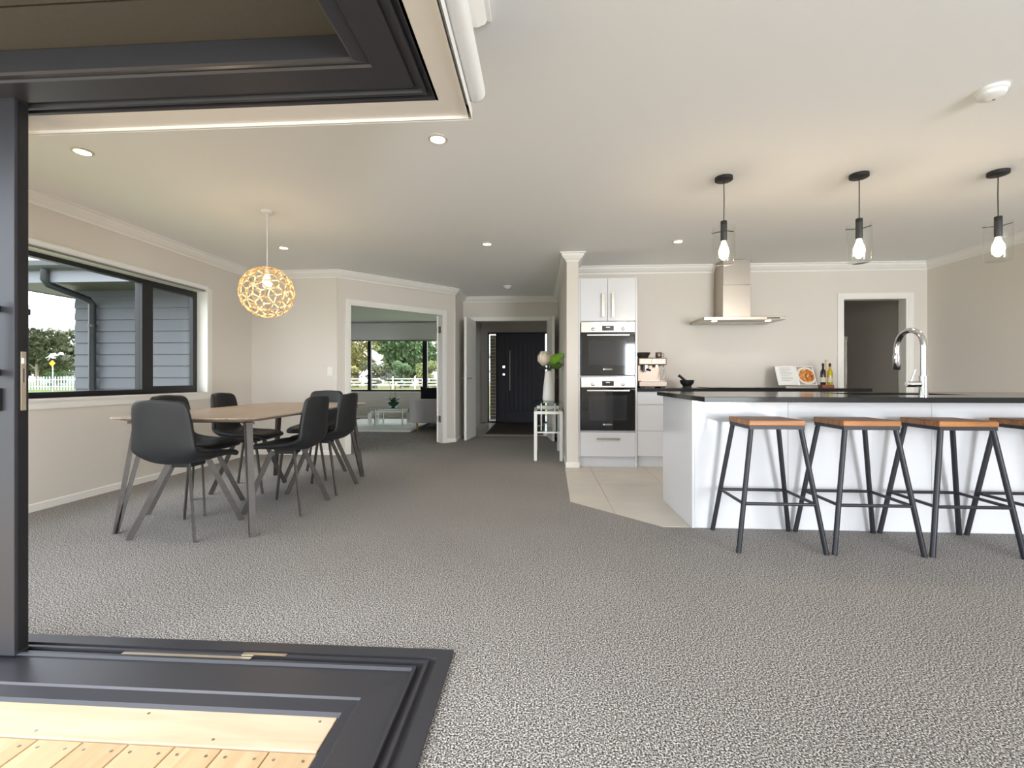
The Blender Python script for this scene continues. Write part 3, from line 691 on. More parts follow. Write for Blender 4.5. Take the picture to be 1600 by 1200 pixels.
# globe pendant
gp = thing('globe_pendant', 'round pale timber lattice pendant lamp over the dining table', 'pendant lamp', (-2.29, 3.70, CEIL))
MB().lathe([(.05, 0), (.05, -.02), (.02, -.03)], n=24).build('ceiling_rose', 'white_plastic', gp, smooth=True)
MB().tube([(0, 0, -.02), (0, 0, -.47)], .004, 8).build('cord', 'white_plastic', gp)
bm = bmesh.new(); bmesh.ops.create_icosphere(bm, subdivisions=2, radius=1)   # 42 verts
vs = [v.co.normalized() * .216 for v in bm.verts]; faces = [[v.index for v in f.verts] for f in bm.faces]
ed = {}
for fi, f in enumerate(faces):
    for k in range(3): ed.setdefault(tuple(sorted((f[k], f[(k + 1) % 3]))), []).append(fi)
cent = [sum((vs[i] for i in f), Vector()).normalized() * .216 for f in faces]; bm.free()
bm = bmesh.new(); bv = [bm.verts.new(v) for v in vs + cent]; nv = len(vs)
for (a, c), (f1, f2) in ed.items(): bm.faces.new((bv[a], bv[nv + f1], bv[c], bv[nv + f2]))
bmesh.ops.recalc_face_normals(bm, faces=bm.faces)
ret = bmesh.ops.inset_individual(bm, faces=list(bm.faces), thickness=.0075)
inner = [f for f in bm.faces if f not in set(ret['faces'])]
bmesh.ops.delete(bm, geom=inner, context='FACES')
me = bpy.data.meshes.new('shade'); bm.to_mesh(me); bm.free(); me.materials.append(MATS['ply'])
so = bpy.data.objects.new('shade', me); C.objects.link(so); so.parent = gp; so.location = (0, 0, -.68); so.rotation_euler = (R(20), R(12), R(30))
sm = so.modifiers.new('solid', 'SOLIDIFY'); sm.thickness = .004
MB().lathe([(.018, .0), (.018, -.06)], (0, 0, -.47), 14).build('lamp_holder', 'white_plastic', gp)
MB().lathe([(.012, -.53), (.03, -.565), (.04, -.60), (.03, -.635), (.005, -.65)], n=18).build('bulb', 'globe_bulb', gp, smooth=True)
ld = bpy.data.lights.new('globe_light', 'POINT'); ld.energy = 3.5; ld.color = (1, .80, .56); ld.shadow_soft_size = .05
lo = bpy.data.objects.new('globe_light', ld); C.objects.link(lo); lo.parent = gp; lo.location = (0, 0, -.71)

# ------------------------------------------------------------ ceiling fittings
def downlight(x, y, lab, on=True, z=CEIL):
    t = thing('downlight', lab, 'downlight', (x, y, z), group='recessed ceiling downlights')
    MB().lathe([(.056, 0), (.056, -.006), (.044, -.009), (.040, -.004), (.040, 0)], n=28, cap=False).build('trim_ring', 'downlight_trim', t, smooth=True)
    MB().lathe([(.0405, -.0035), (.0405, -.002)], n=28).build('lens', 'lamp_glow' if on else 'white_plastic', t)
    if on:
        ld = bpy.data.lights.new('downlight_spot', 'SPOT'); ld.energy = 7; ld.color = (1, .86, .70); ld.spot_size = R(120); ld.spot_blend = .6; ld.shadow_soft_size = .04
        lo = bpy.data.objects.new('downlight_spot', ld); C.objects.link(lo); lo.parent = t; lo.location = (0, 0, -.012)
downlight(-2.82, 2.65, 'lit downlight over the deck end of the dining table by the window')
downlight(-.60, 2.64, 'lit downlight in the ceiling just inside the deck corner opening')
downlight(-2.75, 4.74, 'lit downlight behind the globe pendant near the far dining wall')
downlight(-.56, 4.74, 'lit downlight in front of the hall')
downlight(1.40, 4.77, 'lit downlight above the kitchen aisle near the range hood')
downlight(-2.35, 9.6, 'lit downlight in the lounge ceiling seen through the doorway')
hl = thing('hall_ceiling_light', 'unlit round flush light on the hall ceiling', 'ceiling light', (-.505, 6.93, CEIL))
MB().lathe([(.06, 0), (.06, -.012), (.05, -.018)], n=24).build('base', 'white_plastic', hl, smooth=True); MB().lathe([(.045, -.018), (.035, -.035), (.01, -.045)], n=24).build('diffuser', 'white_plastic', hl, smooth=True)
sd_ = thing('smoke_detector', 'round white smoke detector on the ceiling above the island stools', 'smoke detector', (2.18, 2.36, CEIL))
MB().lathe([(.062, 0), (.062, -.014), (.056, -.018)], n=32).build('base', 'white_plastic', sd_, smooth=True); MB().lathe([(.055, -.018), (.052, -.034), (.04, -.042), (.01, -.044)], n=32).build('cover', 'white_plastic', sd_, smooth=True)
MB().lathe([(.006, -.043), (.006, -.046)], (.02, .01, 0), 10).build('test_button', 'grey_plastic', sd_)
def pendant(x, y, lab, rz):
    t = thing('glass_pendant', lab, 'pendant lamp', (x, y, CEIL), rz, 'glass jar pendants over the island')
    MB().lathe([(.058, 0), (.058, -.022), (.054, -.025)], n=32).build('ceiling_rose', 'black_plastic', t, smooth=True)
    MB().tube([(0, 0, -.02), (.002, 0, -.16), (0, 0, -.31)], .0032, 8).build('cord', 'black_plastic', t)
    MB().lathe([(.020, -.305), (.021, -.31), (.021, -.435), (.017, -.445)], n=20).build('lamp_holder', 'black_plastic', t, smooth=True)
    for k in range(3):
        a = R(20 + 120 * k); MB().tube([(.02 * math.cos(a), .02 * math.sin(a), -.37 - .004 * k), (.082 * math.cos(a), .082 * math.sin(a), -.37 - .004 * k)], .0032, 6).build('support_pin', 'black_plastic', t)
    MB().lathe([(.072, -.345), (.072, -.59), (.068, -.603), (.055, -.608), (.0, -.609)], n=32, cap=False).build('glass_shade', 'thin_glass', t, smooth=True)
    MB().lathe([(.013, -.445), (.016, -.46), (.030, -.50), (.034, -.525), (.028, -.555), (.012, -.573), (.002, -.577)], n=20).build('bulb', 'bulb_glow', t, smooth=True)
    ld = bpy.data.lights.new('pendant_light', 'POINT'); ld.energy = 3.5; ld.color = (1, .80, .58); ld.shadow_soft_size = .03
    lo = bpy.data.objects.new('pendant_light', ld); C.objects.link(lo); lo.parent = t; lo.location = (0, 0, -.592)
pendant(1.273, 3.276, 'glass jar pendant over the island in front of the range hood', 0)
pendant(2.181, 3.285, 'glass jar pendant hanging near the pantry doorway, second from the hood', .5)
pendant(3.092, 3.30, 'glass jar pendant over the island, farthest from the range hood', 2.4)
sw = thing('light_switch', 'white double light switch on the far dining wall', 'switch', (-2.737, 5.80, 1.09))
bx('plate', 'white_plastic', -.036, .036, -.008, 0, -.058, .058, sw, bevel=.003)
for zz in (-.018, .018): bx('rocker', 'white_plastic', -.009, .009, -.011, -.008, zz - .011, zz + .011, sw, bevel=.001)

# ------------------------------------------------------------ kitchen small things
em = thing('espresso_machine', 'stainless steel espresso machine with bean hopper beside the oven tower', 'coffee machine', (1.275, 5.45, .89))
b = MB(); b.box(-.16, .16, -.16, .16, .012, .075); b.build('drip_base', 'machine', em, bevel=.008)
bx('foot', 'black_plastic', -.14, -.09, -.14, .14, 0, .014, em); bx('foot', 'black_plastic', .09, .14, -.14, .14, 0, .014, em)
bx('drip_grate', 'steel', -.13, .13, -.15, -.02, .075, .079, em)
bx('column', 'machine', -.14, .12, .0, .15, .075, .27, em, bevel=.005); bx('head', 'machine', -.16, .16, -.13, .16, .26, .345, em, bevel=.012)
MB().lathe([(.028, 0), (.028, .006)], n=18).build('gauge', 'white_plastic', em, xf=Matrix.Translation((.02, -.13, .305)) @ Matrix.Rotation(R(90), 4, 'X'))
for sx in (-.12, -.07, .08, .12): MB().tube([(sx, -.13, .30), (sx, -.136, .30)], .009, 10).build('button', 'chrome', em)
MB().lathe([(.035, .225), (.035, .26)], (-.06, -.07, 0), 18).build('group_head', 'chrome', em, smooth=True); MB().lathe([(.02, .235), (.02, .26)], (.06, -.07, 0), 14).build('water_outlet', 'chrome', em)
pf = MB().lathe([(.036, .20), (.036, .228)], (-.06, -.07, 0), 18).build('portafilter', 'chrome', em, smooth=True); MB().tube([(-.06, -.10, .212), (-.05, -.22, .20)], .013, 10).build('grip', 'black_plastic', pf, smooth=True)
MB().tube([(-.06, -.07, .20), (-.06, -.07, .18)], .012, 10).build('spout', 'chrome', pf)
MB().tube([(.13, -.08, .26), (.135, -.11, .22), (.125, -.12, .11)], .005, 8).build('steam_wand', 'chrome', em, smooth=True)
MB().lathe([(.055, .345), (.06, .36), (.085, .40), (.087, .41)], (-.08, .0, 0), 24).build('bean_hopper', 'hopper', em, smooth=True)
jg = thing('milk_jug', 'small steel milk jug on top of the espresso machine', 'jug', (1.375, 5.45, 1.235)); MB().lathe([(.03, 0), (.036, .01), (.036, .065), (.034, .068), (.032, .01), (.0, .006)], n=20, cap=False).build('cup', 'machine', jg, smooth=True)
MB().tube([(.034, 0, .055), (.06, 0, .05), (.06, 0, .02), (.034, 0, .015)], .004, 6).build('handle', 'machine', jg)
mo = thing('mortar', 'black stone mortar bowl on the back bench', 'mortar', (1.70, 5.45, .89)); MB().lathe([(.052, 0), (.05, .012), (.045, .02), (.06, .035), (.076, .06), (.079, .09), (.07, .09), (.06, .05), (.02, .035), (0, .034)], n=28, cap=False).build('bowl', 'black_plastic', mo, smooth=True)
pe = MB().tube([(0, 0, .0), (-.03, 0, .035), (-.09, .0, .085), (-.105, 0, .095)], [.018, .015, .015, .018], 12).build('pestle', 'black_plastic', smooth=True); tag(pe, 'black stone pestle leaning out of the mortar', 'pestle'); pe.location = (1.71, 5.45, .938)
# cookbook on a stand
ck_m = bpy.data.materials.new('dish_page'); ck_m.use_nodes = True; nt = ck_m.node_tree; p = nt.nodes['Principled BSDF']
tc = nt.nodes.new('ShaderNodeTexCoord'); vm = nt.nodes.new('ShaderNodeMapping'); vm.inputs['Location'].default_value = (-.115, 0, -.125); nt.links.new(tc.outputs['Object'], vm.inputs[0])
sx = nt.nodes.new('ShaderNodeSeparateXYZ'); nt.links.new(vm.outputs[0], sx.inputs[0]); cx = nt.nodes.new('ShaderNodeCombineXYZ'); nt.links.new(sx.outputs[0], cx.inputs[0]); nt.links.new(sx.outputs[2], cx.inputs[1])
ln = nt.nodes.new('ShaderNodeVectorMath'); ln.operation = 'LENGTH'; nt.links.new(cx.outputs[0], ln.inputs[0])
rp = nt.nodes.new('ShaderNodeValToRGB'); rp.color_ramp.interpolation = 'CONSTANT'; els = rp.color_ramp.elements
els[0].position = 0; els[0].color = (1, 1, 1, 1); els[1].position = .085; els[1].color = (.3, .3, .3, 1); e = els.new(.108); e.color = (0, 0, 0, 1)
nt.links.new(ln.outputs['Value'], rp.inputs[0])
vo = nt.nodes.new('ShaderNodeTexVoronoi'); vo.inputs['Scale'].default_value = 55; nt.links.new(tc.outputs['Object'], vo.inputs['Vector'])
fr_ = nt.nodes.new('ShaderNodeValToRGB'); els = fr_.color_ramp.elements; els[0].color = srgb(96, 44, 20); els[1].color = srgb(238, 200, 120); e = els.new(.5); e.color = srgb(206, 112, 40); nt.links.new(vo.outputs['Color'], fr_.inputs[0])
m1 = nt.nodes.new('ShaderNodeMix'); m1.data_type = 'RGBA'; m1.inputs[6].default_value = srgb(176, 160, 156); m1.inputs[7].default_value = srgb(236, 230, 222)
g1 = nt.nodes.new('ShaderNodeMath'); g1.operation = 'GREATER_THAN'; g1.inputs[1].default_value = .1; nt.links.new(rp.outputs[0], g1.inputs[0]); nt.links.new(g1.outputs[0], m1.inputs[0])
m2 = nt.nodes.new('ShaderNodeMix'); m2.data_type = 'RGBA'; g2 = nt.nodes.new('ShaderNodeMath'); g2.operation = 'GREATER_THAN'; g2.inputs[1].default_value = .6
nt.links.new(rp.outputs[0], g2.inputs[0]); nt.links.new(g2.outputs[0], m2.inputs[0]); nt.links.new(m1.outputs[2], m2.inputs[6]); nt.links.new(fr_.outputs[0], m2.inputs[7]); nt.links.new(m2.outputs[2], p.inputs['Base Color'])
MATS['dish_page'] = ck_m
st_ = thing('book_stand', 'low steel cookbook stand on the back bench', 'book stand', (3.0, 5.58, .89))
bx('ledge', 'brushed', -.16, .16, -.07, -.01, 0, .018, st_); MB().bar((0, -.02, .01), (0, .085, .21), (1, 0, 0), .22, .006).build('back_plate', 'brushed', st_); MB().bar((0, .08, .19), (0, .12, 0), (1, 0, 0), .03, .006).build('prop', 'brushed', st_)
cbk = thing('cookbook', 'open cookbook showing a plated dish photograph, propped on its stand', 'book', (3.0, 5.535, .9142)); cbk.rotation_euler = (R(-24), 0, 0)
bx('cover', 'book_dark', -.225, .225, .012, .016, 0, .25, cbk)
MB().add([(-.222, -.0, .003), (-.12, -.012, .003), (-.01, -.008, .003), (0, .01, .003), (-.222, .011, .003), (-.215, -.0, .247), (-.12, -.012, .25), (-.01, -.008, .25), (0, .01, .25), (-.222, .011, .247)], [(0, 1, 6, 5), (1, 2, 7, 6), (2, 3, 8, 7), (0, 5, 9, 4), (0, 4, 3, 2, 1), (5, 6, 7, 8, 9), (3, 4, 9, 8)]).build('page_block', 'paper', cbk)
MB().add([(0, .010, .003), (.02, -.004, .003), (.21, -.004, .003), (.222, .011, .003), (0, .010, .25), (.02, -.004, .25), (.21, -.004, .25), (.222, .011, .25)], [(0, 1, 5, 4), (1, 2, 6, 5), (2, 3, 7, 6), (3, 0, 4, 7), (4, 5, 6, 7), (3, 2, 1, 0)]).build('page_block', 'paper', cbk)
MB().add([(.02, -.0048, .012), (.20, -.0048, .012), (.20, -.0048, .24), (.02, -.0048, .24)], [(0, 1, 2, 3)]).build('dish_photo', 'dish_page', cbk)
for i in range(9): MB().box(-.18, -.05 - (.03 if i % 3 == 2 else 0), -.0125, -.0118, .22 - i * .02, .223 - i * .02).build('text_line', 'grey_plastic', cbk)
cdy = thing('bottle_caddy', 'small reddish timber caddy holding two bottles beside the cookbook', 'caddy', (3.30, 5.52, .89))
bx('tray', 'caddy_wood', -.065, .065, -.045, .045, 0, .035, cdy, bevel=.004); MB().tube([(0, 0, .03), (0, 0, .30)], .009, 10).build('handle', 'wood_pale', cdy); MB().lathe([(.014, .30), (.014, .32), (.008, .325)], n=12).build('knob', 'wood_pale', cdy)
def bottle(x, m, lab, cap):
    t = thing('oil_bottle', lab, 'bottle', (x, 5.515, .925)); MB().lathe([(.026, 0), (.027, .005), (.027, .14), (.022, .165), (.012, .18), (.011, .215)], n=20).build('glass', m, t, smooth=True)
    MB().lathe([(.013, .21), (.013, .245), (.011, .248)], n=16).build('cap', 'black_plastic', t, smooth=True); MB().lathe([(.0275, .03), (.0275, .085)], n=20, cap=False).build('label_band', 'label', t, smooth=True)
bottle(3.262, 'balsamic', 'dark vinegar bottle in the timber caddy', 1); bottle(3.338, 'oil', 'yellow oil bottle in the timber caddy', 1)
fg = thing('fridge', 'steel fridge just inside the pantry doorway', 'fridge', (3.78, 6.7, 0))
bx('body', 'steel', -.3, .3, -.28, .3, .01, 1.56, fg, bevel=.004); bx('door', 'brushed', -.3, .3, -.34, -.285, .05, 1.56, fg, bevel=.006); MB().tube([(.255, -.38, .5), (.255, -.38, 1.5)], .012, 10).build('handle', 'chrome', fg)
for z in (.55, 1.45): MB().tube([(.255, -.38, z), (.255, -.335, z)], .008, 8).build('handle_post', 'chrome', fg)

# ------------------------------------------------------------ hall console + flowers
cs = thing('console_table', 'narrow white console table with glass top against the hall wall', 'console table', (.09, 5.95, 0))
for sx in (-1, 1):
    for sy in (-1, 1): bx('leg', 'trimwhite', sx * .155 - .018, sx * .155 + .018, sy * .39 - .018, sy * .39 + .018, 0, .60, cs, bevel=.003)
b = MB(); b.box(-.137, .137, -.408, -.372, .565, .60); b.box(-.137, .137, .372, .408, .565, .60); b.box(-.173, -.137, -.372, .372, .565, .60); b.box(.137, .173, -.372, .372, .565, .60); b.build('frame', 'trimwhite', cs, bevel=.003)
bx('cross_rail', 'trimwhite', -.14, .14, -.06, .06, .61, .645, cs)
bx('shelf_rail', 'trimwhite', -.137, .137, -.40, -.38, .335, .352, cs); bx('shelf_rail', 'trimwhite', -.137, .137, .38, .40, .335, .352, cs)
bx('glass_shelf', 'frost_glass', -.135, .135, -.40, .40, .352, .360, cs)
for sx in (-.085, .085):
    for sy in (-.30, .30): MB().tube([(sx, sy, .36), (sx, sy, .692)], .014, 12).build('standoff', 'steel', cs, smooth=True)
bx('glass_top', 'table_glass', -.18, .18, -.46, .46, .692, .702, cs, bevel=.002)
vz = thing('vase', 'tall tapered white vase on the hall console table', 'vase', (.10, 5.95, .702))
MB().lathe([(.062, 0), (.075, .01), (.078, .05), (.066, .2), (.05, .34), (.045, .39), (.040, .39), (.045, .33), (.05, .1), (0, .02)], n=28, cap=False).build('body', 'vase', vz, smooth=True)
fl = thing('protea_bouquet', 'cream protea flowers with bright green leaves in the white vase', 'flowers', (.10, 5.95, 1.06))
for k, (x, y) in enumerate(((-.05, 0), (.03, .04), (-.01, -.05))): MB().tube([(x * .2, y * .2, -.2), (x * .7, y * .7, .06), (x, y, .14)], .006, 6).build('stem', 'stem', fl)
for k, (x, y, z, s_) in enumerate(((-.055, -.03, .15, 1.25), (.03, .04, .15, 1.0))):
    b = MB()
    for q in range(14):
        a = 2 * math.pi * q / 14; r1 = .03 + .004 * (q % 2)
        pr = [(.022, 0), (r1 + .035, .05), (r1 + .035, .10), (.018 + .02 * (q % 2), .15)]
        ca, sa = math.cos(a), math.sin(a); vs = []
        for r_, zz in pr:
            for dw in (-.017, .017): vs.append((x + s_ * (r_ * ca - dw * sa), y + s_ * (r_ * sa + dw * ca), z + s_ * zz - .05))
        b.add(vs, [(0, 1, 3, 2), (2, 3, 5, 4), (4, 5, 7, 6)])
    o = b.build('flower', 'protea', fl, smooth=True); so2 = o.modifiers.new('s', 'SOLIDIFY'); so2.thickness = .004
    MB().lathe([(.02, -.05), (.045, -.01), (.05, .05), (.03, .085), (.0, .09)], (x, y, z), 14).build('flower_core', 'protea', fl, smooth=True)
def leafmesh(name, m, parent, base, tip, wid, up=(0, 0, 1), n=6, sag=.02):
    base = Vector(base); tip = Vector(tip); d = tip - base; s_ = d.cross(Vector(up)).normalized(); nn = s_.cross(d).normalized(); vs = []; fs = []
    for i in range(n + 1):
        t = i / n; w_ = wid * math.sin(math.pi * min(.98, max(.03, t ** .8))); c_ = base + d * t + nn * (sag * math.sin(math.pi * t))
        vs += [c_ - s_ * w_, c_ + nn * (-.12 * w_), c_ + s_ * w_]
    for i in range(n): a = i * 3; fs += [(a, a + 1, a + 4, a + 3), (a + 1, a + 2, a + 5, a + 4)]
    o = MB().add(vs, fs).build(name, m, parent, smooth=True); q = o.modifiers.new('s', 'SOLIDIFY'); q.thickness = .0015; return o
leafmesh('large_leaf', 'leaf_bright', fl, (-.01, -.06, .15), (.185, -.30, .24), .065, (1, .3, 0)); leafmesh('large_leaf', 'leaf_dark', fl, (.02, -.04, .09), (.18, -.22, .11), .05, (1, .3, .3))
for k in range(14):
    a = 2.4 * k; leafmesh('small_leaf', 'leaf', fl, (.01 * math.cos(a), .01 * math.sin(a), .05), (.12 * math.cos(a) - .02, .12 * math.sin(a), .045 + .06 * random.random()), .013, n=4)

# ------------------------------------------------------------ lounge
rg = bx('shag_rug', 'rug', -4.3, -2.42, 8.35, 10.7, -.003, .035, bevel=.015); tag(rg, 'white shaggy rug under the glass coffee table', 'rug')
sf_ = thing('sofa', 'light grey fabric sofa with timber legs in the lounge', 'sofa', (-1.98, 9.62, 0))
bx('base', 'sofa', -.52, .46, -.85, .85, .14, .34, sf_, bevel=.03); bx('arm', 'sofa', -.53, .46, -1.03, -.85, .14, .60, sf_, bevel=.03); bx('arm', 'sofa', -.53, .46, .85, 1.03, .14, .60, sf_, bevel=.03)
bx('back', 'sofa', .24, .46, -.85, .85, .34, .78, sf_, bevel=.04)
for sy in (-.42, .42): bx('seat_cushion', 'sofa', -.52, .24, sy - .42, sy + .42, .34, .46, sf_, bevel=.03); 
for sx in (-.40, .38):
    for sy in (-.93, .93): MB().lathe([(.013, -.003), (.022, .14)], (sx, sy, 0), 14).build('leg', 'sofa_leg', sf_, smooth=True)
cu = MB(); nn = 10; vs = []
for i in range(nn + 1):
    for j in range(nn + 1):
        u = -1 + 2 * i / nn; v = -1 + 2 * j / nn; th_ = .075 * (1 - u ** 4) * (1 - v ** 4); pin = 1 - .10 * (1 - v * v) * abs(u) ** 3 ; pin2 = 1 - .16 * (1 - u * u) * abs(v) ** 3
        vs.append((u * .21 * pin, th_, v * .19 * pin2))
n1 = len(vs); vs += [(a, -b_, c) for a, b_, c in vs]; fs = []
for i in range(nn):
    for j in range(nn): a = i * (nn + 1) + j; fs.append((a, a + 1, a + nn + 2, a + nn + 1)); fs.append((n1 + a, n1 + a + nn + 1, n1 + a + nn + 2, n1 + a + 1))
pl_ = cu.add(vs, fs).build('cushion', 'navy', smooth=True); tag(pl_, 'dark navy cushion standing against the sofa arm', 'cushion'); pl_.location = (-2.17, 8.885, .655); pl_.rotation_euler = (R(-10), 0, 0)
ct = thing('coffee_table', 'low glass coffee table with white and steel legs on the rug', 'coffee table', (-3.08, 9.35, .034))
bx('glass_top', 'table_glass', -.52, .52, -.33, .33, .345, .357, ct, bevel=.002); bx('glass_shelf', 'frost_glass', -.44, .44, -.25, .25, .17, .178, ct)
for sx in (-1, 1):
    for sy in (-1, 1): bx('leg', 'trimwhite', sx * .40 - .03, sx * .40 + .03, sy * .22 - .03, sy * .22 + .03, 0, .30, ct, bevel=.003); MB().tube([(sx * .28, sy * .24, .0), (sx * .28, sy * .24, .345)], .017, 12).build('steel_post', 'steel', ct, smooth=True)
b = MB(); b.box(-.43, .43, -.25, -.19, .27, .30); b.box(-.43, .43, .19, .25, .27, .30); b.build('rail', 'trimwhite', ct)
for sx in (-.4, .4):
    for sy in (-.22, .22): MB().tube([(sx, sy, .30), (sx, sy, .346)], .012, 10).build('standoff', 'steel', ct)
ob = thing('orchid_bowl', 'dark green bowl planted with the white orchid', 'bowl', (-3.02, 9.22, .39)); MB().lathe([(.05, 0), (.06, .012), (.035, .022), (.06, .035), (.11, .075), (.132, .125), (.122, .125), (.09, .07), (0, .05)], n=28, cap=False).build('vessel', 'bowl', ob, smooth=True)
MB().lathe([(.12, .10), (.0, .115)], n=20, cap=False).build('soil', 'bark', ob)
oc = thing('orchid', 'white moth orchid with two arching stems in the green bowl', 'plant', (-3.02, 9.22, .495))
for k in range(11):
    a = 2 * math.pi * k / 11 + .2; r_ = .2 + .05 * (k % 3); leafmesh('leaf', 'leaf', oc, (.02 * math.cos(a), .02 * math.sin(a), .0), (r_ * math.cos(a), r_ * math.sin(a), .06 + .05 * (k % 2)), .028, sag=.05)
for k, (dx, hh) in enumerate(((-.34, .52), (.10, .62))):
    x0 = -.05 if k == 0 else .04
    pts = [(x0, 0, 0), (x0 - .005, 0, .3), (x0 - .02 + (.0 if k else -.03), 0, hh - .08), (x0 - .10, 0, hh), (x0 - .22, 0, hh - .03 - .02 * (1 - k)), (x0 - .31, 0, hh - .14)]
    MB().tube(pts, .005, 6).build('stem', 'stem', oc, smooth=True)
    for q in range(9):
        t = q / 8; fx = x0 - .03 - .29 * t; fz = hh - .01 - .16 * t ** 2.2 + .03 * math.sin(q * 2.1); fy = .04 * math.sin(q * 2.4); b = MB()
        for g in range(5):
            a = 2 * math.pi * g / 5 + q; rr = .038; vs = [(fx, fy - .004, fz)]
            for da, r2 in ((-.5, .7), (-.25, 1), (.25, 1), (.5, .7)): vs.append((fx + rr * r2 * math.cos(a + da), fy + .006 * r2, fz + rr * r2 * math.sin(a + da)))
            b.add(vs, [(0, 1, 2, 3, 4)])
        b.build('flower', 'petal', oc)

# ------------------------------------------------------------ outside
poly('lawn', 'lawn', [(-200, -60), (60, -60), (60, 200), (-200, 200)], -.32, .1, kind='structure')
poly('bounce_slab', 'conc', [(-12, -14), (14, -14), (14, 1.2), (-12, 1.2)], -.20, .1, kind='structure')  # unseen pale slab, added to bounce neutral light onto the ceiling
poly('bounce_slab_lounge', 'conc', [(-14, 6.2), (-6.45, 6.2), (-6.45, 11.4), (-14, 11.4)], -.20, .1, kind='structure')  # unseen slab added to keep lawn-green bounce off the lounge ceiling
poly('bounce_slab_right', 'conc', [(4.8, 1.2), (10, 1.2), (10, 9), (4.8, 9)], -.20, .1, kind='structure')  # another unseen slab, added only for its light bounce
pd = poly('paddock', 'paddock', [(-32, 22), (40, 22), (40, 190), (-90, 190)], -.29, .02, kind='structure')
wg = struct('wall_wing', (0, 5.95, 0))
EXPO = .158
for k in range(17):
    z0 = -.25 + k * EXPO
    MB().add([(-6.42, -.034, z0), (-3.9, -.034, z0), (-3.9, -.014, z0 + EXPO + .012), (-6.42, -.014, z0 + EXPO + .012), (-6.42, -.004, z0), (-3.9, -.004, z0), (-3.9, -.004, z0 + EXPO + .012), (-6.42, -.004, z0 + EXPO + .012)],
             [(0, 1, 2, 3), (7, 6, 5, 4), (0, 3, 7, 4), (1, 5, 6, 2), (3, 2, 6, 7), (0, 4, 5, 1)]).build('weatherboard', 'weatherboard', wg)
    MB().add([(-6.40, -.0, z0), (-6.40, 5.3, z0), (-6.38, 5.3, z0 + EXPO + .012), (-6.38, 0, z0 + EXPO + .012), (-6.36, 0, z0), (-6.36, 5.3, z0), (-6.36, 5.3, z0 + EXPO + .012), (-6.36, 0, z0 + EXPO + .012)],
             [(0, 3, 2, 1), (4, 5, 6, 7), (0, 4, 7, 3), (1, 2, 6, 5), (3, 7, 6, 2), (0, 1, 5, 4)]).build('weatherboard', 'weatherboard', wg)
ro = struct('roof')
bx('eave_soffit', 'soffit', -7.0, -3.9, 5.35, 5.95, 2.205, 2.22, ro); bx('eave_soffit', 'soffit', -7.0, -6.36, 5.95, 11.5, 2.205, 2.22, ro)
bx('fascia', 'fascia', -7.02, -3.9, 5.33, 5.35, 2.195, 2.42, ro); bx('fascia', 'fascia', -7.02, -7.0, 5.33, 11.5, 2.195, 2.42, ro)
MB().sweep([(0, 2.44), (0, 2.38), (.02, 2.355), (.06, 2.34), (.10, 2.355), (.12, 2.38), (.12, 2.44), (.115, 2.44), (.11, 2.385), (.06, 2.35), (.01, 2.385), (.005, 2.44)], [(-3.95, 5.33), (-7.02, 5.33), (-7.02, 11.5)], 1).build('gutter', 'gutter', ro)
MB().add([(-7.08, 5.26, 2.44), (-3.9, 5.26, 2.44), (-3.9, 8.6, 3.75), (-5.2, 8.6, 3.75), (-7.08, 11.5, 2.44), (-3.9, 11.5, 2.44)], [(0, 1, 2, 3), (0, 3, 4), (3, 2, 5, 4)]).build('roof_sheet', 'roof', ro)
MB().add([(-3.9, 5.3, 2.46), (4.8, 5.3, 2.9), (4.8, 12, 2.9), (-3.9, 12, 2.46)], [(0, 1, 2, 3)]).build('roof_sheet', 'roof', ro)
dp = thing('downpipe', 'dark round downpipe angling from the gutter down the weatherboard wall', 'downpipe', (-6.1, 5.865, -.3))
MB().tube([(-.03, -.575, 2.68), (-.03, -.575, 2.52), (-.028, -.54, 2.47), (0, -.05, 2.36), (0, 0, 2.31), (0, 0, .05)], .042, 14).build('pipe', 'downpipe', dp, smooth=True)
for z in (.6, 2.0): MB().lathe([(.047, 0), (.047, .03)], (0, 0, z), 14).build('bracket', 'downpipe', dp)
# fences
pf_ = thing('picket_fence', 'pale picket fence across the lawn beyond the dining window', 'fence', (-55, 44, -.3))
b = MB()
for k in range(110): b.box(k * .32 - 8, k * .32 - 7.86, 0, .02, .12, 1.45 + .03 * (k % 2))
b.build('pickets', 'fence_white', pf_, kind='stuff'); b = MB(); b.box(-8, 27.2, .02, .06, .4, .5); b.box(-8, 27.2, .02, .06, 1.1, 1.2); b.build('rail', 'fence_white', pf_)
for k in range(12): bx('post', 'fence_grey', -8 + k * 3.2, -7.9 + k * 3.2, .06, .16, 0, 1.35, pf_)
rf = thing('rail_fence', 'white post and rail fence across the paddock beyond the lounge window', 'fence', (-16, 52, -.29))
for z in (.45, .8, 1.15): bx('rail', 'fence_white', -22, 22, 0, .05, z, z + .13, rf)
for k in range(18): bx('post', 'fence_white', -22 + k * 2.6, -21.85 + k * 2.6, .05, .2, 0, 1.5, rf)
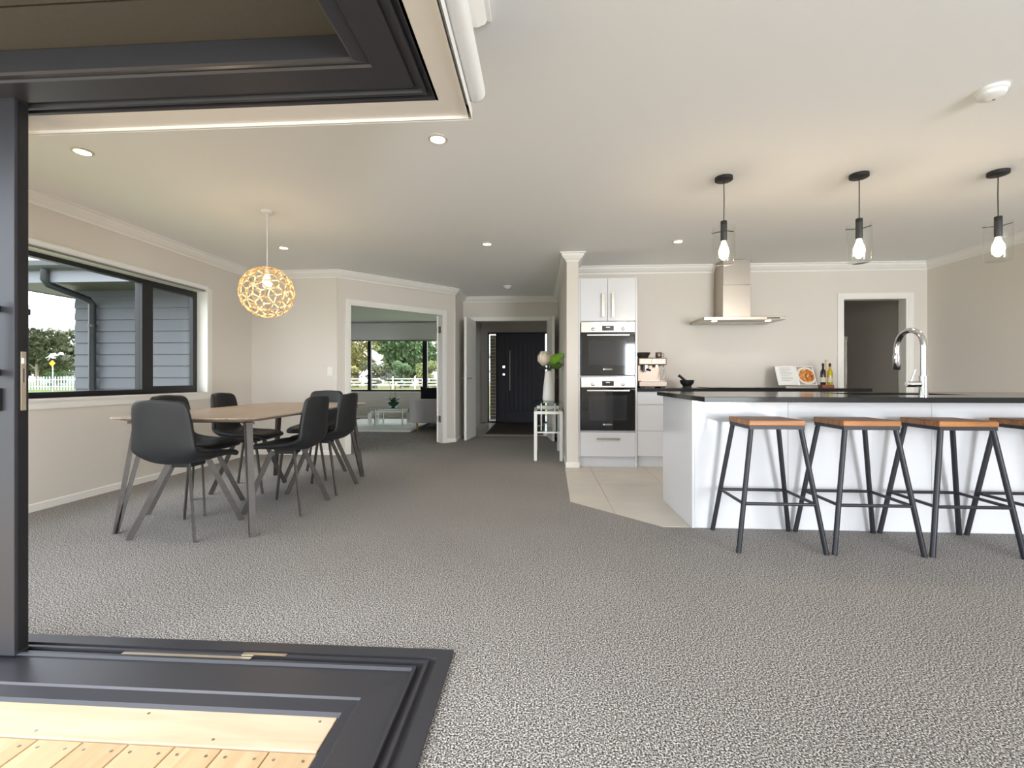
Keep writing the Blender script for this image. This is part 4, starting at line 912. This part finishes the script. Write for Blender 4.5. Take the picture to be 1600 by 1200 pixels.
# road sign, shed
sg = thing('road_sign', 'yellow diamond road sign on a white post by the picket fence', 'sign', (-48.5, 42.6, -.3)); MB().tube([(0, 0, 0), (0, 0, 2.6)], .05, 8).build('post', 'fence_white', sg); MB().add([(0, -.06, 2.45), (.33, -.06, 2.78), (0, -.06, 3.11), (-.33, -.06, 2.78), (0, -.03, 2.45), (.33, -.03, 2.78), (0, -.03, 3.11), (-.33, -.03, 2.78)], [(0, 1, 2, 3), (7, 6, 5, 4), (0, 4, 5, 1), (1, 5, 6, 2), (2, 6, 7, 3), (3, 7, 4, 0)]).build('plate', 'sign_yellow', sg)
sh = thing('farm_shed', 'low pale shed behind the picket fence', 'shed', (-92, 84, -.3)); bx('walls', 'shed_wall', -7, 9, 0, 6, 0, 2.6, sh)
MB().add([(-7.4, -.4, 2.6), (9.4, -.4, 2.6), (9.4, 3, 4.3), (-7.4, 3, 4.3), (9.4, 6.4, 2.6), (-7.4, 6.4, 2.6)], [(0, 1, 2, 3), (3, 2, 4, 5)]).build('roof', 'shed_roof', sh)
# trees
def tree_mesh(seed, n, spread, hh, flat=1.0):
    rd = random.Random(seed); blobs = [(rd.uniform(-1, 1) * spread, rd.uniform(-1, 1) * spread * .7, hh * rd.uniform(.16, .9), rd.uniform(.16, .3) * hh * (1.0 if flat == 1 else .8)) for _ in range(16)]
    vs = []; fs = []
    for k in range(n):
        bx_, by_, bz_, br = blobs[k % len(blobs)]; v = Vector((rd.gauss(0, 1), rd.gauss(0, 1), rd.gauss(0, 1))).normalized() * br * rd.uniform(.6, 1.05); v.z *= .75 * flat
        c_ = Vector((bx_, by_, bz_)) + v; s_ = hh * .03 * rd.uniform(.7, 1.5); a = Vector((rd.gauss(0, 1), rd.gauss(0, 1), rd.gauss(0, 1))).normalized() * s_; b_ = a.orthogonal().normalized() * s_ * .7; i = len(vs)
        vs += [c_ - a, c_ + b_, c_ + a, c_ - b_]; fs.append((i, i + 1, i + 2, i + 3))
    tr = MB(); tr.tube([(0, 0, -.2), (.02 * hh, 0, hh * .3), (0, 0, hh * .75)], [hh * .028, hh * .02, hh * .006], 8)
    for q in range(7): bb = blobs[q]; tr.tube([(0, 0, hh * (.2 + .05 * q)), (bb[0] * .6, bb[1] * .6, bb[2] * .8), (bb[0], bb[1], bb[2])], [hh * .012, hh * .008, hh * .003], 6)
    return MB().add(vs, fs), tr
TREES = {}
for key, (sd2, nq, sp, hh, flat) in dict(a=(1, 3200, 2.6, 8, 1), b=(2, 3200, 2.2, 10, 1.2), c=(3, 2400, 2.6, 7, .8), d=(4, 3600, 3.4, 9, .8)).items(): TREES[key] = tree_mesh(sd2, nq, sp, hh, flat)
cache = {}
def tree(x, y, key, leafm, s, lab, grp, rz=0, bark='bark'):
    t = thing('tree', lab, 'tree', (x, y, -.32), rz, grp); t.scale = (s, s, s)
    for nm, mb, m in (('crown', TREES[key][0], leafm), ('trunk', TREES[key][1], bark)):
        kk = (key, nm, m)
        if kk not in cache: o = mb.build(nm, m, t); cache[kk] = o.data
        else: o = bpy.data.objects.new(nm, cache[kk]); C.objects.link(o); o.parent = t
LT = 'trees beyond the paddock fence'
for x, y, key, lm, s, lab in ((-34, 64, 'a', 'foliage_c', .95, 'small yellow-green tree furthest from the sofa end of the paddock tree line'), (-32.5, 74, 'a', 'foliage_a', 1.08, 'olive green tree behind the white rail fence'), (-26.2, 64, 'c', 'foliage_c', 1.05, 'yellowish spreading tree in the paddock tree line'),
                              (-26.5, 84, 'a', 'foliage_a', 1.2, 'mid green rounded tree set back behind the yellowish spreading tree'), (-18.9, 64, 'b', 'foliage_b', .92, 'tall dark green conifer-like tree in the paddock tree line'), (-20.0, 75, 'b', 'foliage_b', 1.05, 'tall dense green tree set back behind the dark conifer-like tree'),
                              (-21.2, 57, 'c', 'foliage_d', .5, 'low grey-green bush below the paddock trees'), (-27.6, 57, 'c', 'foliage_b', .5, 'low green bush near the paddock rail fence'), (-10.9, 64, 'a', 'foliage_a', 1.0, 'broad olive tree beyond the sofa end of the window'),
   (-31, 57, 'c', 'foliage_a', .5, 'olive bush under the small yellow-green paddock tree'), (-24.4, 57, 'c', 'foliage_c', .45, 'yellowish bush under the paddock trees behind the rail fence'), (-17.8, 57, 'c', 'foliage_b', .5, 'dark green bush under the conifer-like paddock tree'), (-14.2, 57, 'c', 'foliage_a', .5, 'olive bush at the sofa end of the rail fence')):
    tree(x, y, key, lm, s, lab, LT, random.uniform(0, 6))
for x, y, key, lm, s, lab in ((-63.5, 54, 'd', 'foliage_d', .86, 'tall open-branched tree behind the picket fence and the yellow sign'), (-70.5, 65.5, 'd', 'foliage_d', .98, 'dark spreading tree beside the weatherboard corner'), (-92, 76, 'd', 'foliage_a', .9, 'grey-green tree beside the pale shed'),
                              (-57.5, 51, 'c', 'foliage_b', .32, 'low green shrub below the roadside trees')):
    tree(x, y, key, lm, s, lab, 'roadside trees beyond the picket fence', random.uniform(0, 6), 'bark_pale')
